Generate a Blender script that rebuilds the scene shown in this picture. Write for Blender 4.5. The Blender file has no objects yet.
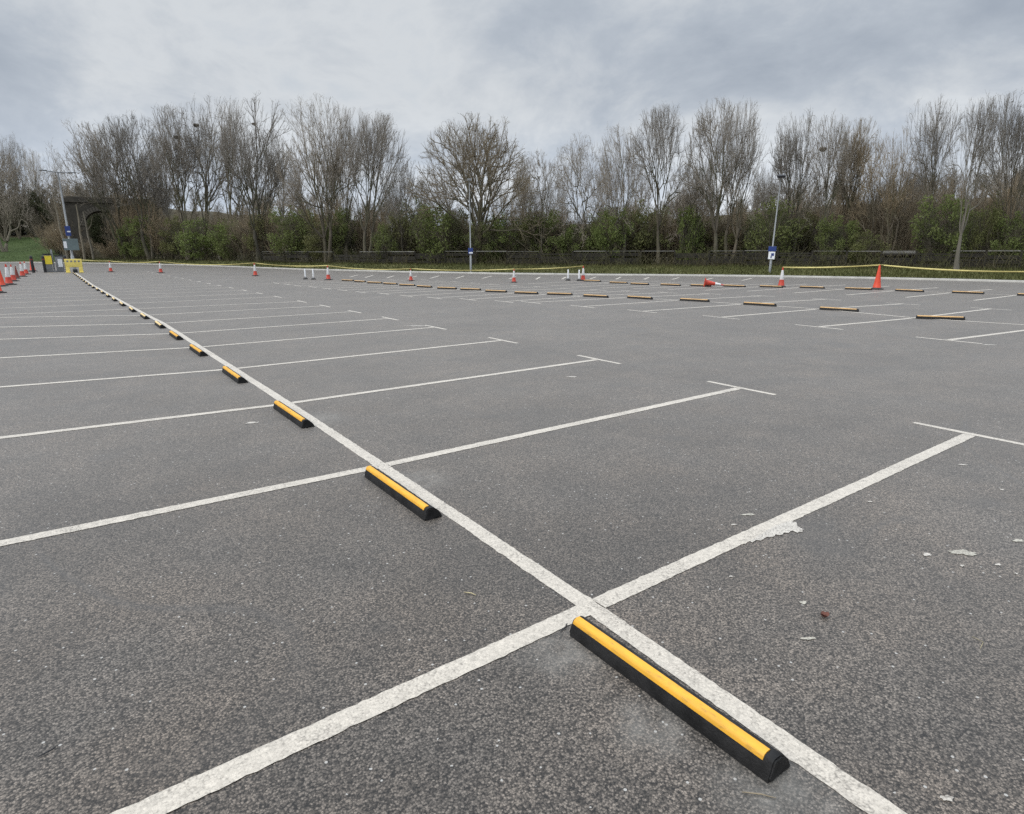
import bpy, bmesh, math, random
import numpy as np
from mathutils import Vector, Matrix

random.seed(7)
sc = bpy.context.scene
COL = sc.collection

# ------------------------------------------------------------------ camera model (metres, X across bays, Y along the near row)
FPX, PITCH, YAW, ROLL = 625.718, 0.247734, 0.618636, -0.003105
CAM = np.array([-1.89399, -2.02273, 1.69208])
VF = np.array([math.sin(YAW)*math.cos(PITCH), math.cos(YAW)*math.cos(PITCH), -math.sin(PITCH)])
VR0 = np.array([math.cos(YAW), -math.sin(YAW), 0.0]); VU0 = np.cross(VR0, VF)
VR = VR0*math.cos(ROLL)+VU0*math.sin(ROLL); VU = -VR0*math.sin(ROLL)+VU0*math.cos(ROLL)

def ray(px, py):
    return VF + VR*(px-512)/FPX - VU*(py-407)/FPX

def gp(px, py):                       # a point of the ground
    d = ray(px, py); p = CAM + d*(-CAM[2]/d[2]); return float(p[0]), float(p[1])

def at(px, dist):                     # ground position in a compass direction, at a distance in metres
    d = ray(px, 249.0); n = math.hypot(d[0], d[1]); return float(CAM[0]+d[0]/n*dist), float(CAM[1]+d[1]/n*dist)

def zat(px, py, dist):                # height seen at that distance
    d = ray(px, py); n = math.hypot(d[0], d[1]); return float(CAM[2]+d[2]/n*dist)

cam_d = bpy.data.cameras.new("camera"); cam = bpy.data.objects.new("camera", cam_d); COL.objects.link(cam)
cam_d.sensor_width = 36.0; cam_d.lens = FPX/1024*36.0; cam_d.clip_start = 0.05; cam_d.clip_end = 3000
M = Matrix.Identity(4)
for i in range(3):
    M[i][0] = VR[i]; M[i][1] = VU[i]; M[i][2] = -VF[i]; M[i][3] = CAM[i]
cam.matrix_world = M
sc.camera = cam

def mpp(px, dist):                    # metres across the line of sight seen by one pixel
    t = (px-512)/FPX; return dist/(1+t*t)/FPX*math.cos(PITCH)**-1 * 0.97

# ------------------------------------------------------------------ naming helpers
def tag(o, label=None, cat=None, group=None, kind=None):
    if label: o['label'] = label
    if cat: o['category'] = cat
    if group: o['group'] = group
    if kind: o['kind'] = kind
    return o

def empty(name, loc=(0, 0, 0), rz=0.0):
    o = bpy.data.objects.new(name, None); COL.objects.link(o)
    o.location = loc; o.rotation_euler = (0, 0, rz); o.empty_display_size = 0.2
    return o

def link_mesh(name, me, mat, parent=None):
    o = bpy.data.objects.new(name, me)
    if mat is not None and len(me.materials) == 0: me.materials.append(mat)
    COL.objects.link(o)
    if parent: o.parent = parent
    return o

def copy_tree(o, parent=None):
    c = o.copy(); COL.objects.link(c)
    if parent: c.parent = parent
    for ch in list(o.children): copy_tree(ch, c)
    return c

ONES = ["first", "second", "third", "fourth", "fifth", "sixth", "seventh", "eighth", "ninth", "tenth", "eleventh", "twelfth", "thirteenth",
        "fourteenth", "fifteenth", "sixteenth", "seventeenth", "eighteenth", "nineteenth"]
def ordinal(n):                       # 1 -> first
    if n < 20: return ONES[n-1]
    t, u = divmod(n, 10)
    tens = {2: "twenty", 3: "thirty", 4: "forty", 5: "fifty"}[t]
    return tens[:-1]+"ieth" if u == 0 else tens+"-"+ONES[u-1]

# ------------------------------------------------------------------ mesh helpers
def np_mesh(name, verts, faces, smooth=False):     # faces: (n,3) or (n,4) int array
    me = bpy.data.meshes.new(name)
    verts = np.ascontiguousarray(verts, dtype=np.float32); faces = np.ascontiguousarray(faces, dtype=np.int32)
    nf, k = faces.shape
    me.vertices.add(len(verts)); me.vertices.foreach_set("co", verts.ravel())
    me.loops.add(nf*k); me.loops.foreach_set("vertex_index", faces.ravel())
    me.polygons.add(nf); me.polygons.foreach_set("loop_start", np.arange(0, nf*k, k, dtype=np.int32))
    me.polygons.foreach_set("loop_total", np.full(nf, k, dtype=np.int32))
    if smooth: me.polygons.foreach_set("use_smooth", np.ones(nf, dtype=bool))
    me.update(calc_edges=True)
    return me

class MB:
    """collects simple shapes and links them as one mesh object"""
    def __init__(s): s.bm = bmesh.new()
    def box(s, c, size, rz=0.0, bev=0.0, rot=None):
        g = bmesh.ops.create_cube(s.bm, size=1.0); vs = g['verts']
        m = Matrix.Translation(c) @ (rot if rot is not None else Matrix.Rotation(rz, 4, 'Z')) @ Matrix.Diagonal((*size, 1))
        bmesh.ops.transform(s.bm, matrix=m, verts=vs)
        if bev:
            es = list({e for v in vs for e in v.link_edges})
            bmesh.ops.bevel(s.bm, geom=es, offset=bev, segments=2, affect='EDGES', profile=0.6)
        return s
    def tube(s, pts, radii, n=10, cap=True):
        rings = []
        for i, p in enumerate(pts):
            p = Vector(p); a = Vector(pts[max(i-1, 0)]); b = Vector(pts[min(i+1, len(pts)-1)])
            t = (b-a).normalized(); u = t.cross(Vector((0.31, 0.95, 0.02)))
            if u.length < 1e-3: u = t.cross(Vector((1, 0, 0)))
            u.normalize(); v = t.cross(u)
            r = radii[i] if hasattr(radii, '__len__') else radii
            rings.append([s.bm.verts.new(p+(u*math.cos(2*math.pi*k/n)+v*math.sin(2*math.pi*k/n))*r) for k in range(n)])
        for a, b in zip(rings, rings[1:]):
            for k in range(n): s.bm.faces.new((a[k], a[(k+1) % n], b[(k+1) % n], b[k]))
        if cap:
            s.bm.faces.new(rings[0][::-1]); s.bm.faces.new(rings[-1])
        return s
    def lathe(s, prof, n=24, c=(0, 0, 0)):            # prof: (r, z) pairs
        rings = []
        for r, z in prof:
            rings.append([s.bm.verts.new((c[0]+r*math.cos(2*math.pi*k/n), c[1]+r*math.sin(2*math.pi*k/n), c[2]+z)) for k in range(n)])
        for a, b in zip(rings, rings[1:]):
            for k in range(n): s.bm.faces.new((a[k], a[(k+1) % n], b[(k+1) % n], b[k]))
        s.bm.faces.new(rings[0][::-1]); s.bm.faces.new(rings[-1])
        return s
    def extrude(s, prof, y0, y1, bev=0.0):            # prof: (x, z) outline, run along y
        a = [s.bm.verts.new((x, y0, z)) for x, z in prof]; b = [s.bm.verts.new((x, y1, z)) for x, z in prof]
        n = len(prof); fs = []
        for k in range(n): s.bm.faces.new((a[k], b[k], b[(k+1) % n], a[(k+1) % n]))
        f1 = s.bm.faces.new(a); f2 = s.bm.faces.new(b[::-1])
        if bev: bmesh.ops.bevel(s.bm, geom=list(f1.edges)+list(f2.edges), offset=bev, segments=2, affect='EDGES')
        return s
    def build(s, name, mat, parent=None, smooth=None):
        bmesh.ops.recalc_face_normals(s.bm, faces=s.bm.faces[:])
        me = bpy.data.meshes.new(name); s.bm.to_mesh(me); s.bm.free()
        if smooth is not None:
            me.polygons.foreach_set("use_smooth", np.ones(len(me.polygons), dtype=bool))
            me.set_sharp_from_angle(angle=math.radians(smooth))
        return link_mesh(name, me, mat, parent)

def poly_sheet(name, outline, z, mat, **kw):
    bm = bmesh.new(); f = bm.faces.new([bm.verts.new((x, y, z)) for x, y in outline])
    if f.normal.z < 0: f.normal_flip()
    bm.normal_update()
    if f.normal.z < 0: f.normal_flip()
    me = bpy.data.meshes.new(name); bm.to_mesh(me); bm.free()
    return tag(link_mesh(name, me, mat), **kw)

# ------------------------------------------------------------------ materials
def mat_new(name):
    m = bpy.data.materials.new(name); m.use_nodes = True
    nt = m.node_tree; return m, nt, nt.nodes["Principled BSDF"]

class N:
    def __init__(s, nt): s.nt = nt
    def node(s, typ, ins=None, **at_):
        n = s.nt.nodes.new(typ)
        for k, v in at_.items(): setattr(n, k, v)
        for k, v in (ins or {}).items():
            if hasattr(v, 'is_linked') or isinstance(v, bpy.types.NodeSocket): s.nt.links.new(v, n.inputs[k])
            else: n.inputs[k].default_value = v
        return n
    def noise(s, vec, scale, detail=4, rough=0.55, **k):
        return s.node('ShaderNodeTexNoise', {'Vector': vec, 'Scale': scale, 'Detail': detail, 'Roughness': rough}, **k).outputs['Fac']
    def ramp(s, fac, stops):
        n = s.node('ShaderNodeValToRGB', {'Fac': fac}); e = n.color_ramp.elements
        while len(e) < len(stops): e.new(0.5)
        for el, (p, c) in zip(e, stops):
            el.position = p; el.color = c if len(c) == 4 else (*c, 1)
        return n.outputs['Color']
    def mix(s, fac, a, b, blend='MIX'):
        n = s.node('ShaderNodeMix', data_type='RGBA', blend_type=blend)
        for i, v in ((0, fac), (6, a), (7, b)):
            if isinstance(v, bpy.types.NodeSocket): s.nt.links.new(v, n.inputs[i])
            else: n.inputs[i].default_value = v if i == 0 or len(v) == 4 else (*v, 1)
        return n.outputs[2]
    def math(s, op, a, b=0.0, clamp=False):
        n = s.node('ShaderNodeMath', operation=op, use_clamp=clamp)
        for i, v in ((0, a), (1, b)):
            if isinstance(v, bpy.types.NodeSocket): s.nt.links.new(v, n.inputs[i])
            else: n.inputs[i].default_value = v
        return n.outputs[0]
    def maprange(s, v, a, b, c, d, smooth=False):
        n = s.node('ShaderNodeMapRange', {0: v, 1: a, 2: b, 3: c, 4: d}, interpolation_type='SMOOTHSTEP' if smooth else 'LINEAR'); return n.outputs[0]

def g(v): return (v, v, v, 1)

def simple(name, col, rough=0.6, var=0.25, scale=6.0, metal=0.0, spec=0.4, bump=0.0, bscale=40.0):
    m, nt, b = mat_new(name); n = N(nt)
    tc = n.node('ShaderNodeTexCoord').outputs['Object']
    f = n.noise(tc, scale, 5)
    c = n.ramp(f, [(0.3, tuple(x*(1-var) for x in col)), (0.7, tuple(min(1, x*(1+var)) for x in col))])
    nt.links.new(c, b.inputs['Base Color'])
    b.inputs['Roughness'].default_value = rough; b.inputs['Metallic'].default_value = metal; b.inputs['Specular IOR Level'].default_value = spec
    if bump:
        bp = n.node('ShaderNodeBump', {'Height': n.noise(tc, bscale, 4), 'Strength': bump, 'Distance': 0.01})
        nt.links.new(bp.outputs[0], b.inputs['Normal'])
    return m

ASP_BASE = (0.104, 0.0885, 0.0745)
def asphalt_nodes(n, tc):
    """colour and height of weathered open-textured asphalt"""
    jit = n.node('ShaderNodeTexNoise', {'Vector': tc, 'Scale': 150.0, 'Detail': 2.0}).outputs['Color']
    tj = n.node('ShaderNodeVectorMath', {0: n.node('ShaderNodeVectorMath', {0: jit, 'Scale': 0.012}, operation='SCALE').outputs[0], 1: tc}, operation='ADD').outputs[0]
    vor = n.node('ShaderNodeTexVoronoi', {'Vector': tj, 'Scale': 118.0}, feature='F1')
    cell = n.node('ShaderNodeSeparateColor', {0: vor.outputs['Color']}).outputs[0]
    dist = vor.outputs['Distance']
    fine = n.noise(tc, 260, 3, 0.6)
    mid = n.noise(tc, 34, 4, 0.62)
    big = n.noise(tc, 0.55, 5, 0.6)
    big2 = n.noise(tc, 2.6, 5, 0.62)
    strk = n.node('ShaderNodeMapping', {'Vector': tc, 'Rotation': (0, 0, 0.25), 'Scale': (0.10, 0.9, 1)}).outputs[0]
    band = n.noise(strk, 0.8, 4, 0.55)
    v = n.maprange(cell, 0, 1, 0.28, 1.78)                                 # stones of different greys
    pit = n.maprange(dist, 0.28, 0.78, 1.0, 0.10)                          # gaps between them
    v = n.math('MULTIPLY', v, pit)
    v = n.math('MULTIPLY', v, n.maprange(fine, 0.25, 0.75, 0.52, 1.50))
    v = n.math('MULTIPLY', v, n.maprange(mid, 0.25, 0.75, 0.74, 1.26))
    v = n.math('MULTIPLY', v, n.maprange(big2, 0.25, 0.75, 0.78, 1.24))
    v = n.math('MULTIPLY', v, n.maprange(big, 0.3, 0.7, 0.74, 1.26))
    v = n.math('MULTIPLY', v, n.maprange(band, 0.3, 0.7, 0.90, 1.10))
    sp = n.node('ShaderNodeTexVoronoi', {'Vector': tc, 'Scale': 61.0}, feature='F1')
    spc = n.node('ShaderNodeSeparateColor', {0: sp.outputs['Color']})
    chip = n.math('MULTIPLY', n.math('GREATER_THAN', spc.outputs[1], 0.986), n.math('LESS_THAN', sp.outputs['Distance'], 0.34))
    warm = n.mix(n.maprange(n.noise(tc, 1.3, 3), 0.35, 0.7, 0, 1), (0.99, 1.0, 1.0), (1.05, 1.0, 0.94))
    comb = n.node('ShaderNodeCombineColor', {0: v, 1: v, 2: v}).outputs[0]
    col = n.mix(1.0, comb, warm, 'MULTIPLY')
    col = n.mix(1.0, col, (*ASP_BASE, 1), 'MULTIPLY')
    col = n.mix(chip, col, (0.33, 0.315, 0.29))
    hgt = n.math('ADD', n.math('MULTIPLY', pit, 0.7), n.math('MULTIPLY', fine, 0.3))
    return col, hgt

def mat_asphalt():
    m, nt, b = mat_new("asphalt"); n = N(nt)
    tc = n.node('ShaderNodeTexCoord').outputs['Object']
    col, hgt = asphalt_nodes(n, tc)
    # pale dusty stains by the nearest stops, dark oil spots, long dark scuffs
    dust = None
    for (x, y, r) in ((-0.33, -0.22, 0.30), (-0.25, -1.2, 0.32), (-0.36, -0.75, 0.22), (0.12, 2.0, 0.35), (0.1, 4.2, 0.4)):
        dd = n.node('ShaderNodeVectorMath', {0: tc, 1: (x, y, 0)}, operation='DISTANCE').outputs['Value']
        k = n.maprange(dd, 0.0, r, 1.0, 0.0, True)
        dust = k if dust is None else n.math('MAXIMUM', dust, k)
    dust = n.math('MULTIPLY', dust, n.maprange(n.noise(tc, 9, 4), 0.32, 0.66, 0.05, 0.50))
    col = n.mix(dust, col, (0.21, 0.20, 0.18))
    oil = n.math('MULTIPLY', n.maprange(n.noise(tc, 0.9, 3, 0.5), 0.63, 0.72, 0, 0.42, True), 1.0)
    col = n.mix(oil, col, (0.045, 0.042, 0.039))
    big_n = n.noise(tc, 0.3, 2)
    wv = n.node('ShaderNodeTexNoise', {'Vector': tc, 'Scale': 0.16, 'Detail': 2.0})
    cur = n.math('ABSOLUTE', n.math('SUBTRACT', wv.outputs['Fac'], 0.5))
    tyre = n.math('MULTIPLY', n.maprange(cur, 0.0, 0.005, 0.45, 0.0, True), n.maprange(n.noise(tc, 0.35, 2), 0.5, 0.62, 0, 1))
    col = n.mix(tyre, col, (0.045, 0.043, 0.041))
    for (x, y, r_, wd, am) in ((-2.6, 18.6, 2.3, 0.12, 0.5), (-2.4, 18.9, 2.75, 0.10, 0.4), (2.2, 11.2, 1.5, 0.14, 0.35), (7.5, 9.0, 5.2, 0.12, 0.3), (7.7, 8.8, 6.6, 0.12, 0.28), (9.0, 17.0, 4.0, 0.13, 0.3)):
        dd = n.node('ShaderNodeVectorMath', {0: tc, 1: (x, y, 0)}, operation='DISTANCE').outputs['Value']
        k = n.maprange(n.math('ABSOLUTE', n.math('SUBTRACT', n.math('ADD', dd, n.math('MULTIPLY', big_n, 0.8)), r_+0.4)), 0.0, wd, am, 0.0, True)
        k = n.math('MULTIPLY', k, n.maprange(n.noise(tc, 0.45, 3), 0.42, 0.58, 0, 1))
        col = n.mix(k, col, (0.045, 0.042, 0.039))
    nt.links.new(col, b.inputs['Base Color'])
    b.inputs['Roughness'].default_value = 0.50; b.inputs['Specular IOR Level'].default_value = 0.32
    b.inputs['Sheen Weight'].default_value = 0.36; b.inputs['Sheen Roughness'].default_value = 0.42; b.inputs['Sheen Tint'].default_value = (1.0, 0.93, 0.85, 1)
    bp = n.node('ShaderNodeBump', {'Height': hgt, 'Strength': 0.25, 'Distance': 0.005})
    nt.links.new(bp.outputs[0], b.inputs['Normal'])
    return m

def mat_paint(name, tint=(0.515, 0.463, 0.39), wear=0.5):
    m, nt, b = mat_new(name); n = N(nt)
    tc = n.node('ShaderNodeTexCoord').outputs['Object']
    acol, hgt = asphalt_nodes(n, tc)
    vor = n.node('ShaderNodeTexVoronoi', {'Vector': tc, 'Scale': 98.0}, feature='F1')
    cell = n.node('ShaderNodeSeparateColor', {0: vor.outputs['Color']}).outputs[0]
    w1 = n.noise(tc, 95, 3, 0.6); w2 = n.noise(tc, 2.6, 4, 0.6); w3 = n.noise(tc, 17, 4, 0.65)
    s = n.math('ADD', n.math('MULTIPLY', w1, 0.34), n.math('MULTIPLY', w2, 0.38))
    s = n.math('ADD', s, n.math('MULTIPLY', w3, 0.30))
    s = n.math('ADD', s, n.math('MULTIPLY', n.maprange(vor.outputs['Distance'], 0.25, 0.8, 0, 1), 0.20))
    worn = n.maprange(s, 0.58-0.10*wear, 0.90-0.10*wear, 0.0, 0.78, True)
    dirt = n.math('MULTIPLY', n.maprange(n.noise(tc, 30, 5, 0.7), 0.3, 0.75, 1.06, 0.76), n.maprange(cell, 0, 1, 0.84, 1.06))
    pc = n.mix(1.0, (*tint, 1), n.node('ShaderNodeCombineColor', {0: dirt, 1: dirt, 2: dirt}).outputs[0], 'MULTIPLY')
    col = n.mix(worn, pc, acol)
    nt.links.new(col, b.inputs['Base Color']); b.inputs['Roughness'].default_value = 0.7
    b.inputs['Sheen Weight'].default_value = 0.22; b.inputs['Sheen Roughness'].default_value = 0.42
    bp = n.node('ShaderNodeBump', {'Height': hgt, 'Strength': 0.45, 'Distance': 0.004})
    nt.links.new(bp.outputs[0], b.inputs['Normal'])
    return m

def mat_bark(name, a, b_, moss=0.0):
    m, nt, b = mat_new(name); n = N(nt)
    tc = n.node('ShaderNodeTexCoord').outputs['Object']
    mp = n.node('ShaderNodeMapping', {'Vector': tc, 'Scale': (5, 5, 0.9)}).outputs[0]
    col = n.ramp(n.noise(mp, 1.2, 5, 0.65), [(0.3, a), (0.72, b_)])
    if moss:
        col = n.mix(n.maprange(n.noise(tc, 0.5, 4), 0.42, 0.62, 0, moss), col, (0.075, 0.085, 0.035))
    inf = n.node('ShaderNodeObjectInfo').outputs['Random']
    col = n.mix(1.0, col, n.node('ShaderNodeCombineColor', {0: n.maprange(inf, 0, 1, 0.8, 1.2), 1: n.maprange(inf, 0, 1, 0.82, 1.16), 2: n.maprange(inf, 0, 1, 0.85, 1.1)}).outputs[0], 'MULTIPLY')
    nt.links.new(col, b.inputs['Base Color']); b.inputs['Roughness'].default_value = 0.9; b.inputs['Specular IOR Level'].default_value = 0.2
    return m

def mat_leaf(name, a, b_):
    m, nt, b = mat_new(name); n = N(nt)
    tc = n.node('ShaderNodeTexCoord').outputs['Object']
    f = n.math('ADD', n.math('MULTIPLY', n.noise(tc, 0.9, 3), 0.6), n.math('MULTIPLY', n.noise(tc, 9, 2), 0.4))
    col = n.ramp(f, [(0.33, a), (0.68, b_)])
    inf = n.node('ShaderNodeObjectInfo').outputs['Random']
    col = n.mix(n.maprange(inf, 0, 1, 0, 0.40), col, (0.14, 0.125, 0.065))
    nt.links.new(col, b.inputs['Base Color']); b.inputs['Roughness'].default_value = 0.75; b.inputs['Specular IOR Level'].default_value = 0.2
    tl = n.node('ShaderNodeBsdfTranslucent', {'Color': col}); mx = n.node('ShaderNodeMixShader', {0: 0.4})
    nt.links.new(b.outputs[0], mx.inputs[1]); nt.links.new(tl.outputs[0], mx.inputs[2]); nt.links.new(mx.outputs[0], nt.nodes['Material Output'].inputs['Surface'])
    return m

def mat_grass(name, a, b_, c_):
    m, nt, b = mat_new(name); n = N(nt)
    tc = n.node('ShaderNodeTexCoord').outputs['Object']
    col = n.ramp(n.math('ADD', n.math('MULTIPLY', n.noise(tc, 0.35, 5, 0.6), 0.6), n.math('MULTIPLY', n.noise(tc, 5.0, 4, 0.6), 0.4)), [(0.30, a), (0.5, b_), (0.7, c_)])
    nt.links.new(col, b.inputs['Base Color']); b.inputs['Roughness'].default_value = 0.9; b.inputs['Specular IOR Level'].default_value = 0.15
    return m

MT = {}
MT['asphalt'] = mat_asphalt()
MT['paint'] = mat_paint("worn_white_paint", wear=0.12)
MT['paint_old'] = mat_paint("thin_old_white_paint", (0.48, 0.46, 0.41), wear=0.95)
MT['paint_blob'] = mat_paint("spilt_paint", (0.54, 0.495, 0.43), wear=0.6)
MT['paint_tan'] = mat_paint("stained_paint", (0.42, 0.39, 0.32), wear=0.6)
MT['rubber'] = simple("black_rubber", (0.0115, 0.011, 0.011), 0.62, 0.8, 11, spec=0.28, bump=0.3, bscale=110)
def mat_strip(name, col, dirt, wear):
    m, nt, b = mat_new(name); n = N(nt)
    tc = n.node('ShaderNodeTexCoord').outputs['Object']
    inf = n.node('ShaderNodeObjectInfo').outputs['Random']
    off = n.node('ShaderNodeCombineXYZ', {0: 0.0, 1: n.math('MULTIPLY', inf, 37.0), 2: 0.0}).outputs[0]
    p = n.node('ShaderNodeVectorMath', {0: tc, 1: off}, operation='ADD').outputs[0]
    mp = n.node('ShaderNodeMapping', {'Vector': p, 'Scale': (2.5, 0.6, 2.5)}).outputs[0]
    c = n.ramp(n.noise(mp, 9, 5, 0.6), [(0.3, tuple(x*0.80 for x in col)), (0.7, tuple(x*1.12 for x in col))])
    k = n.maprange(n.noise(mp, 26, 6, 0.7), 0.56-0.08*wear, 0.74, 0.0, 0.75)
    c = n.mix(k, c, dirt)
    nt.links.new(c, b.inputs['Base Color']); nt.links.new(n.maprange(n.noise(p, 30, 3), 0.3, 0.7, 0.35, 0.62), b.inputs['Roughness'])
    bp = n.node('ShaderNodeBump', {'Height': n.noise(p, 45, 4), 'Strength': 0.18, 'Distance': 0.004}); nt.links.new(bp.outputs[0], b.inputs['Normal'])
    return m
MT['yellow'] = mat_strip("yellow_strip", (0.66, 0.33, 0.020), (0.20, 0.12, 0.035), 0.35)
MT['orange_strip'] = simple("weathered_orange_strip", (0.50, 0.31, 0.13), 0.7, 0.22, 3)
MT['tan_strip'] = simple("faded_tan_strip", (0.62, 0.46, 0.22), 0.65, 0.18, 5)
MT['cone_red'] = simple("cone_red", (0.46, 0.052, 0.030), 0.5, 0.15, 8)
MT['cone_orange'] = simple("cone_orange", (0.62, 0.070, 0.032), 0.5, 0.1, 8)
MT['cone_white'] = simple("reflective_sleeve", (0.62, 0.61, 0.60), 0.4, 0.1, 12)
MT['cone_base'] = simple("cone_foot_rubber", (0.035, 0.032, 0.030), 0.7, 0.3, 12)
MT['cone_dark'] = simple("shaded_cone_red", (0.16, 0.035, 0.025), 0.7, 0.4, 9)  # cone red darkened as if in shadow; also colours the bollard bands
MT['kerb'] = simple("kerb_concrete", (0.40, 0.385, 0.35), 0.85, 0.18, 1.6)
MT['galv'] = simple("galvanised_steel", (0.27, 0.28, 0.285), 0.5, 0.15, 5, metal=0.2)
MT['grey'] = simple("grey_powder_coat", (0.20, 0.205, 0.21), 0.5, 0.15, 6)
MT['black'] = simple("black_metal", (0.018, 0.018, 0.02), 0.5, 0.25, 8)
MT['blue'] = simple("blue_sign", (0.022, 0.045, 0.18), 0.45, 0.1, 5)
MT['white'] = simple("white_panel", (0.76, 0.77, 0.78), 0.4, 0.06, 5)
MT['board'] = simple("grey_notice_board", (0.13, 0.165, 0.165), 0.35, 0.15, 3)
MT['signyellow'] = simple("yellow_panel", (0.78, 0.62, 0.05), 0.45, 0.1, 5)
MT['baryellow'] = simple("barrier_yellow", (0.74, 0.60, 0.16), 0.5, 0.12, 5)
MT['tape'] = simple("yellow_tape", (0.56, 0.48, 0.18), 0.5, 0.15, 3)
MT['fence_wood'] = simple("dark_fence_boards", (0.026, 0.023, 0.018), 0.9, 0.4, 3)
MT['fence_rail'] = simple("grey_fence_rail", (0.17, 0.165, 0.15), 0.8, 0.5, 0.5)
MT['grass'] = mat_grass("verge_grass", (0.050, 0.055, 0.020), (0.080, 0.084, 0.030), (0.130, 0.118, 0.055))
MT['lawn'] = mat_grass("lawn_grass", (0.026, 0.044, 0.011), (0.038, 0.058, 0.015), (0.052, 0.070, 0.023))
MT['soil'] = mat_grass("leaf_litter", (0.030, 0.024, 0.015), (0.052, 0.044, 0.026), (0.085, 0.075, 0.04))
MT['bark'] = mat_bark("grey_brown_bark", (0.070, 0.060, 0.046), (0.150, 0.132, 0.104), 0.55)
MT['bark_pale'] = mat_bark("pale_bark", (0.135, 0.12, 0.096), (0.235, 0.21, 0.17), 0.2)
MT['twig'] = mat_bark("twig_bark", (0.165, 0.146, 0.120), (0.275, 0.245, 0.205), 0.0)
MT['twig_grey'] = mat_bark("grey_twig_bark", (0.185, 0.166, 0.140), (0.300, 0.270, 0.230), 0.0)
MT['twig_brown'] = mat_bark("brown_twig_bark", (0.185, 0.148, 0.098), (0.300, 0.245, 0.168), 0.0)
MT['twig_far'] = mat_bark("far_twig_bark", (0.165, 0.136, 0.098), (0.260, 0.218, 0.162), 0.2)
MT['twig_haze'] = mat_bark("hazed_far_twigs", (0.30, 0.28, 0.25), (0.42, 0.39, 0.35))  # grey twigs lightened, distance haze put into the colour
MT['bramble'] = mat_bark("bramble_stems", (0.055, 0.050, 0.030), (0.120, 0.105, 0.060), 0.5)
MT['leaf'] = mat_leaf("spring_leaf", (0.110, 0.140, 0.040), (0.200, 0.240, 0.080))
MT['leaf_dark'] = mat_leaf("evergreen_leaf", (0.010, 0.018, 0.007), (0.030, 0.048, 0.016))
MT['leaf_olive'] = mat_leaf("olive_leaf", (0.115, 0.125, 0.045), (0.205, 0.212, 0.085))
MT['stone'] = simple("bridge_stone", (0.052, 0.046, 0.036), 0.9, 0.45, 1.2, bump=0.3, bscale=6)
MT['brick'] = simple("red_brick", (0.18, 0.085, 0.070), 0.9, 0.25, 3)
MT['roof'] = simple("slate_roof", (0.08, 0.078, 0.08), 0.8, 0.2, 2)
MT['dry_leaf'] = simple("dry_brown_leaf", (0.10, 0.032, 0.018), 0.7, 0.4, 60)
MT['straw'] = simple("dry_straw", (0.34, 0.29, 0.17), 0.8, 0.3, 40)

# ------------------------------------------------------------------ terrain
KPX = np.array([-700, -200, 20, 150, 256, 300, 400, 500, 600, 700, 760, 860, 1000, 1250, 1600, 2300], float)
KD = np.array([118, 118, 115.4, 87.8, 65.2, 57.6, 48.6, 43.8, 41.8, 41.5, 41.4, 41.0, 40.4, 39.0, 40.0, 46.0], float)
def kerb(px): return float(np.interp(px, KPX, KD))
def smooth(a, b, x):
    t = np.clip((x-a)/(b-a), 0, 1); return t*t*(3-2*t)
_rs = np.random.RandomState(3); _ph = _rs.rand(12)*6.28
def bumpz(x, y, s=1.0):
    return 0.5*np.sin(x*0.21*s+_ph[0])*np.cos(y*0.17*s+_ph[1])+0.3*np.sin(x*0.53*s+y*0.41*s+_ph[2])+0.2*np.cos(x*0.9*s-y*0.77*s+_ph[3])
def terrain(px, off):
    """height of the land `off` metres beyond the kerb, in the direction of px"""
    d = kerb(px)+off; x, y = at(px, d)
    z = 0.12+0.30*smooth(0, 7, off)+0.05*bumpz(x, y, 2.0)*smooth(0, 3, off)
    lawn = 1-smooth(50, 75, px)
    z += lawn*3.0*smooth(1, 34, off)
    rise = np.interp(px, [-700, 40, 160, 420, 640, 800, 1100, 2300], [13, 13, 11.0, 6.0, 6.0, 8.5, 9.5, 10])
    z += (rise-3.0*lawn)*smooth(18+10*lawn, 95, off)*(1+0.10*bumpz(x, y, 0.35))
    return float(z)

PXS = np.concatenate([np.arange(-700, 0, 25), np.arange(0, 1100, 8), np.arange(1100, 2301, 25)])
def strip(name, offs, mat, **kw):
    vs, fs = [], []
    for px in PXS:
        for o in offs:
            x, y = at(px, kerb(px)+o); vs.append((x, y, terrain(px, o)))
    n = len(offs)
    for i in range(len(PXS)-1):
        for j in range(n-1): fs.append((i*n+j, (i+1)*n+j, (i+1)*n+j+1, i*n+j+1))
    me = np_mesh(name, np.array(vs), np.array(fs)[:, ::-1], smooth=True)
    return tag(link_mesh(name, me, mat), **kw)

# one ground sheet to the horizon, the asphalt 60 mm above it
gm = MB(); gm.bm.faces.new([gm.bm.verts.new(p) for p in ((-1500, -1500, -0.06), (1500, -1500, -0.06), (1500, 1500, -0.06), (-1500, 1500, -0.06))])
tag(gm.build('ground', MT['soil']), kind='structure')
edge = [at(px, kerb(px)) for px in PXS]
poly_sheet('car_park_asphalt', edge + [(60, -90), (-150, -90), (-150, 60)], 0.0, MT['asphalt'], kind='structure')
strip('grass_verge', [0.14, 1, 2, 3.5, 5, 6.5, 8], MT['grass'], kind='structure')
strip('woodland_ground', [8, 10, 13, 17, 22, 28, 36, 46, 58, 74, 95, 130, 180], MT['soil'], kind='structure')
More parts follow.
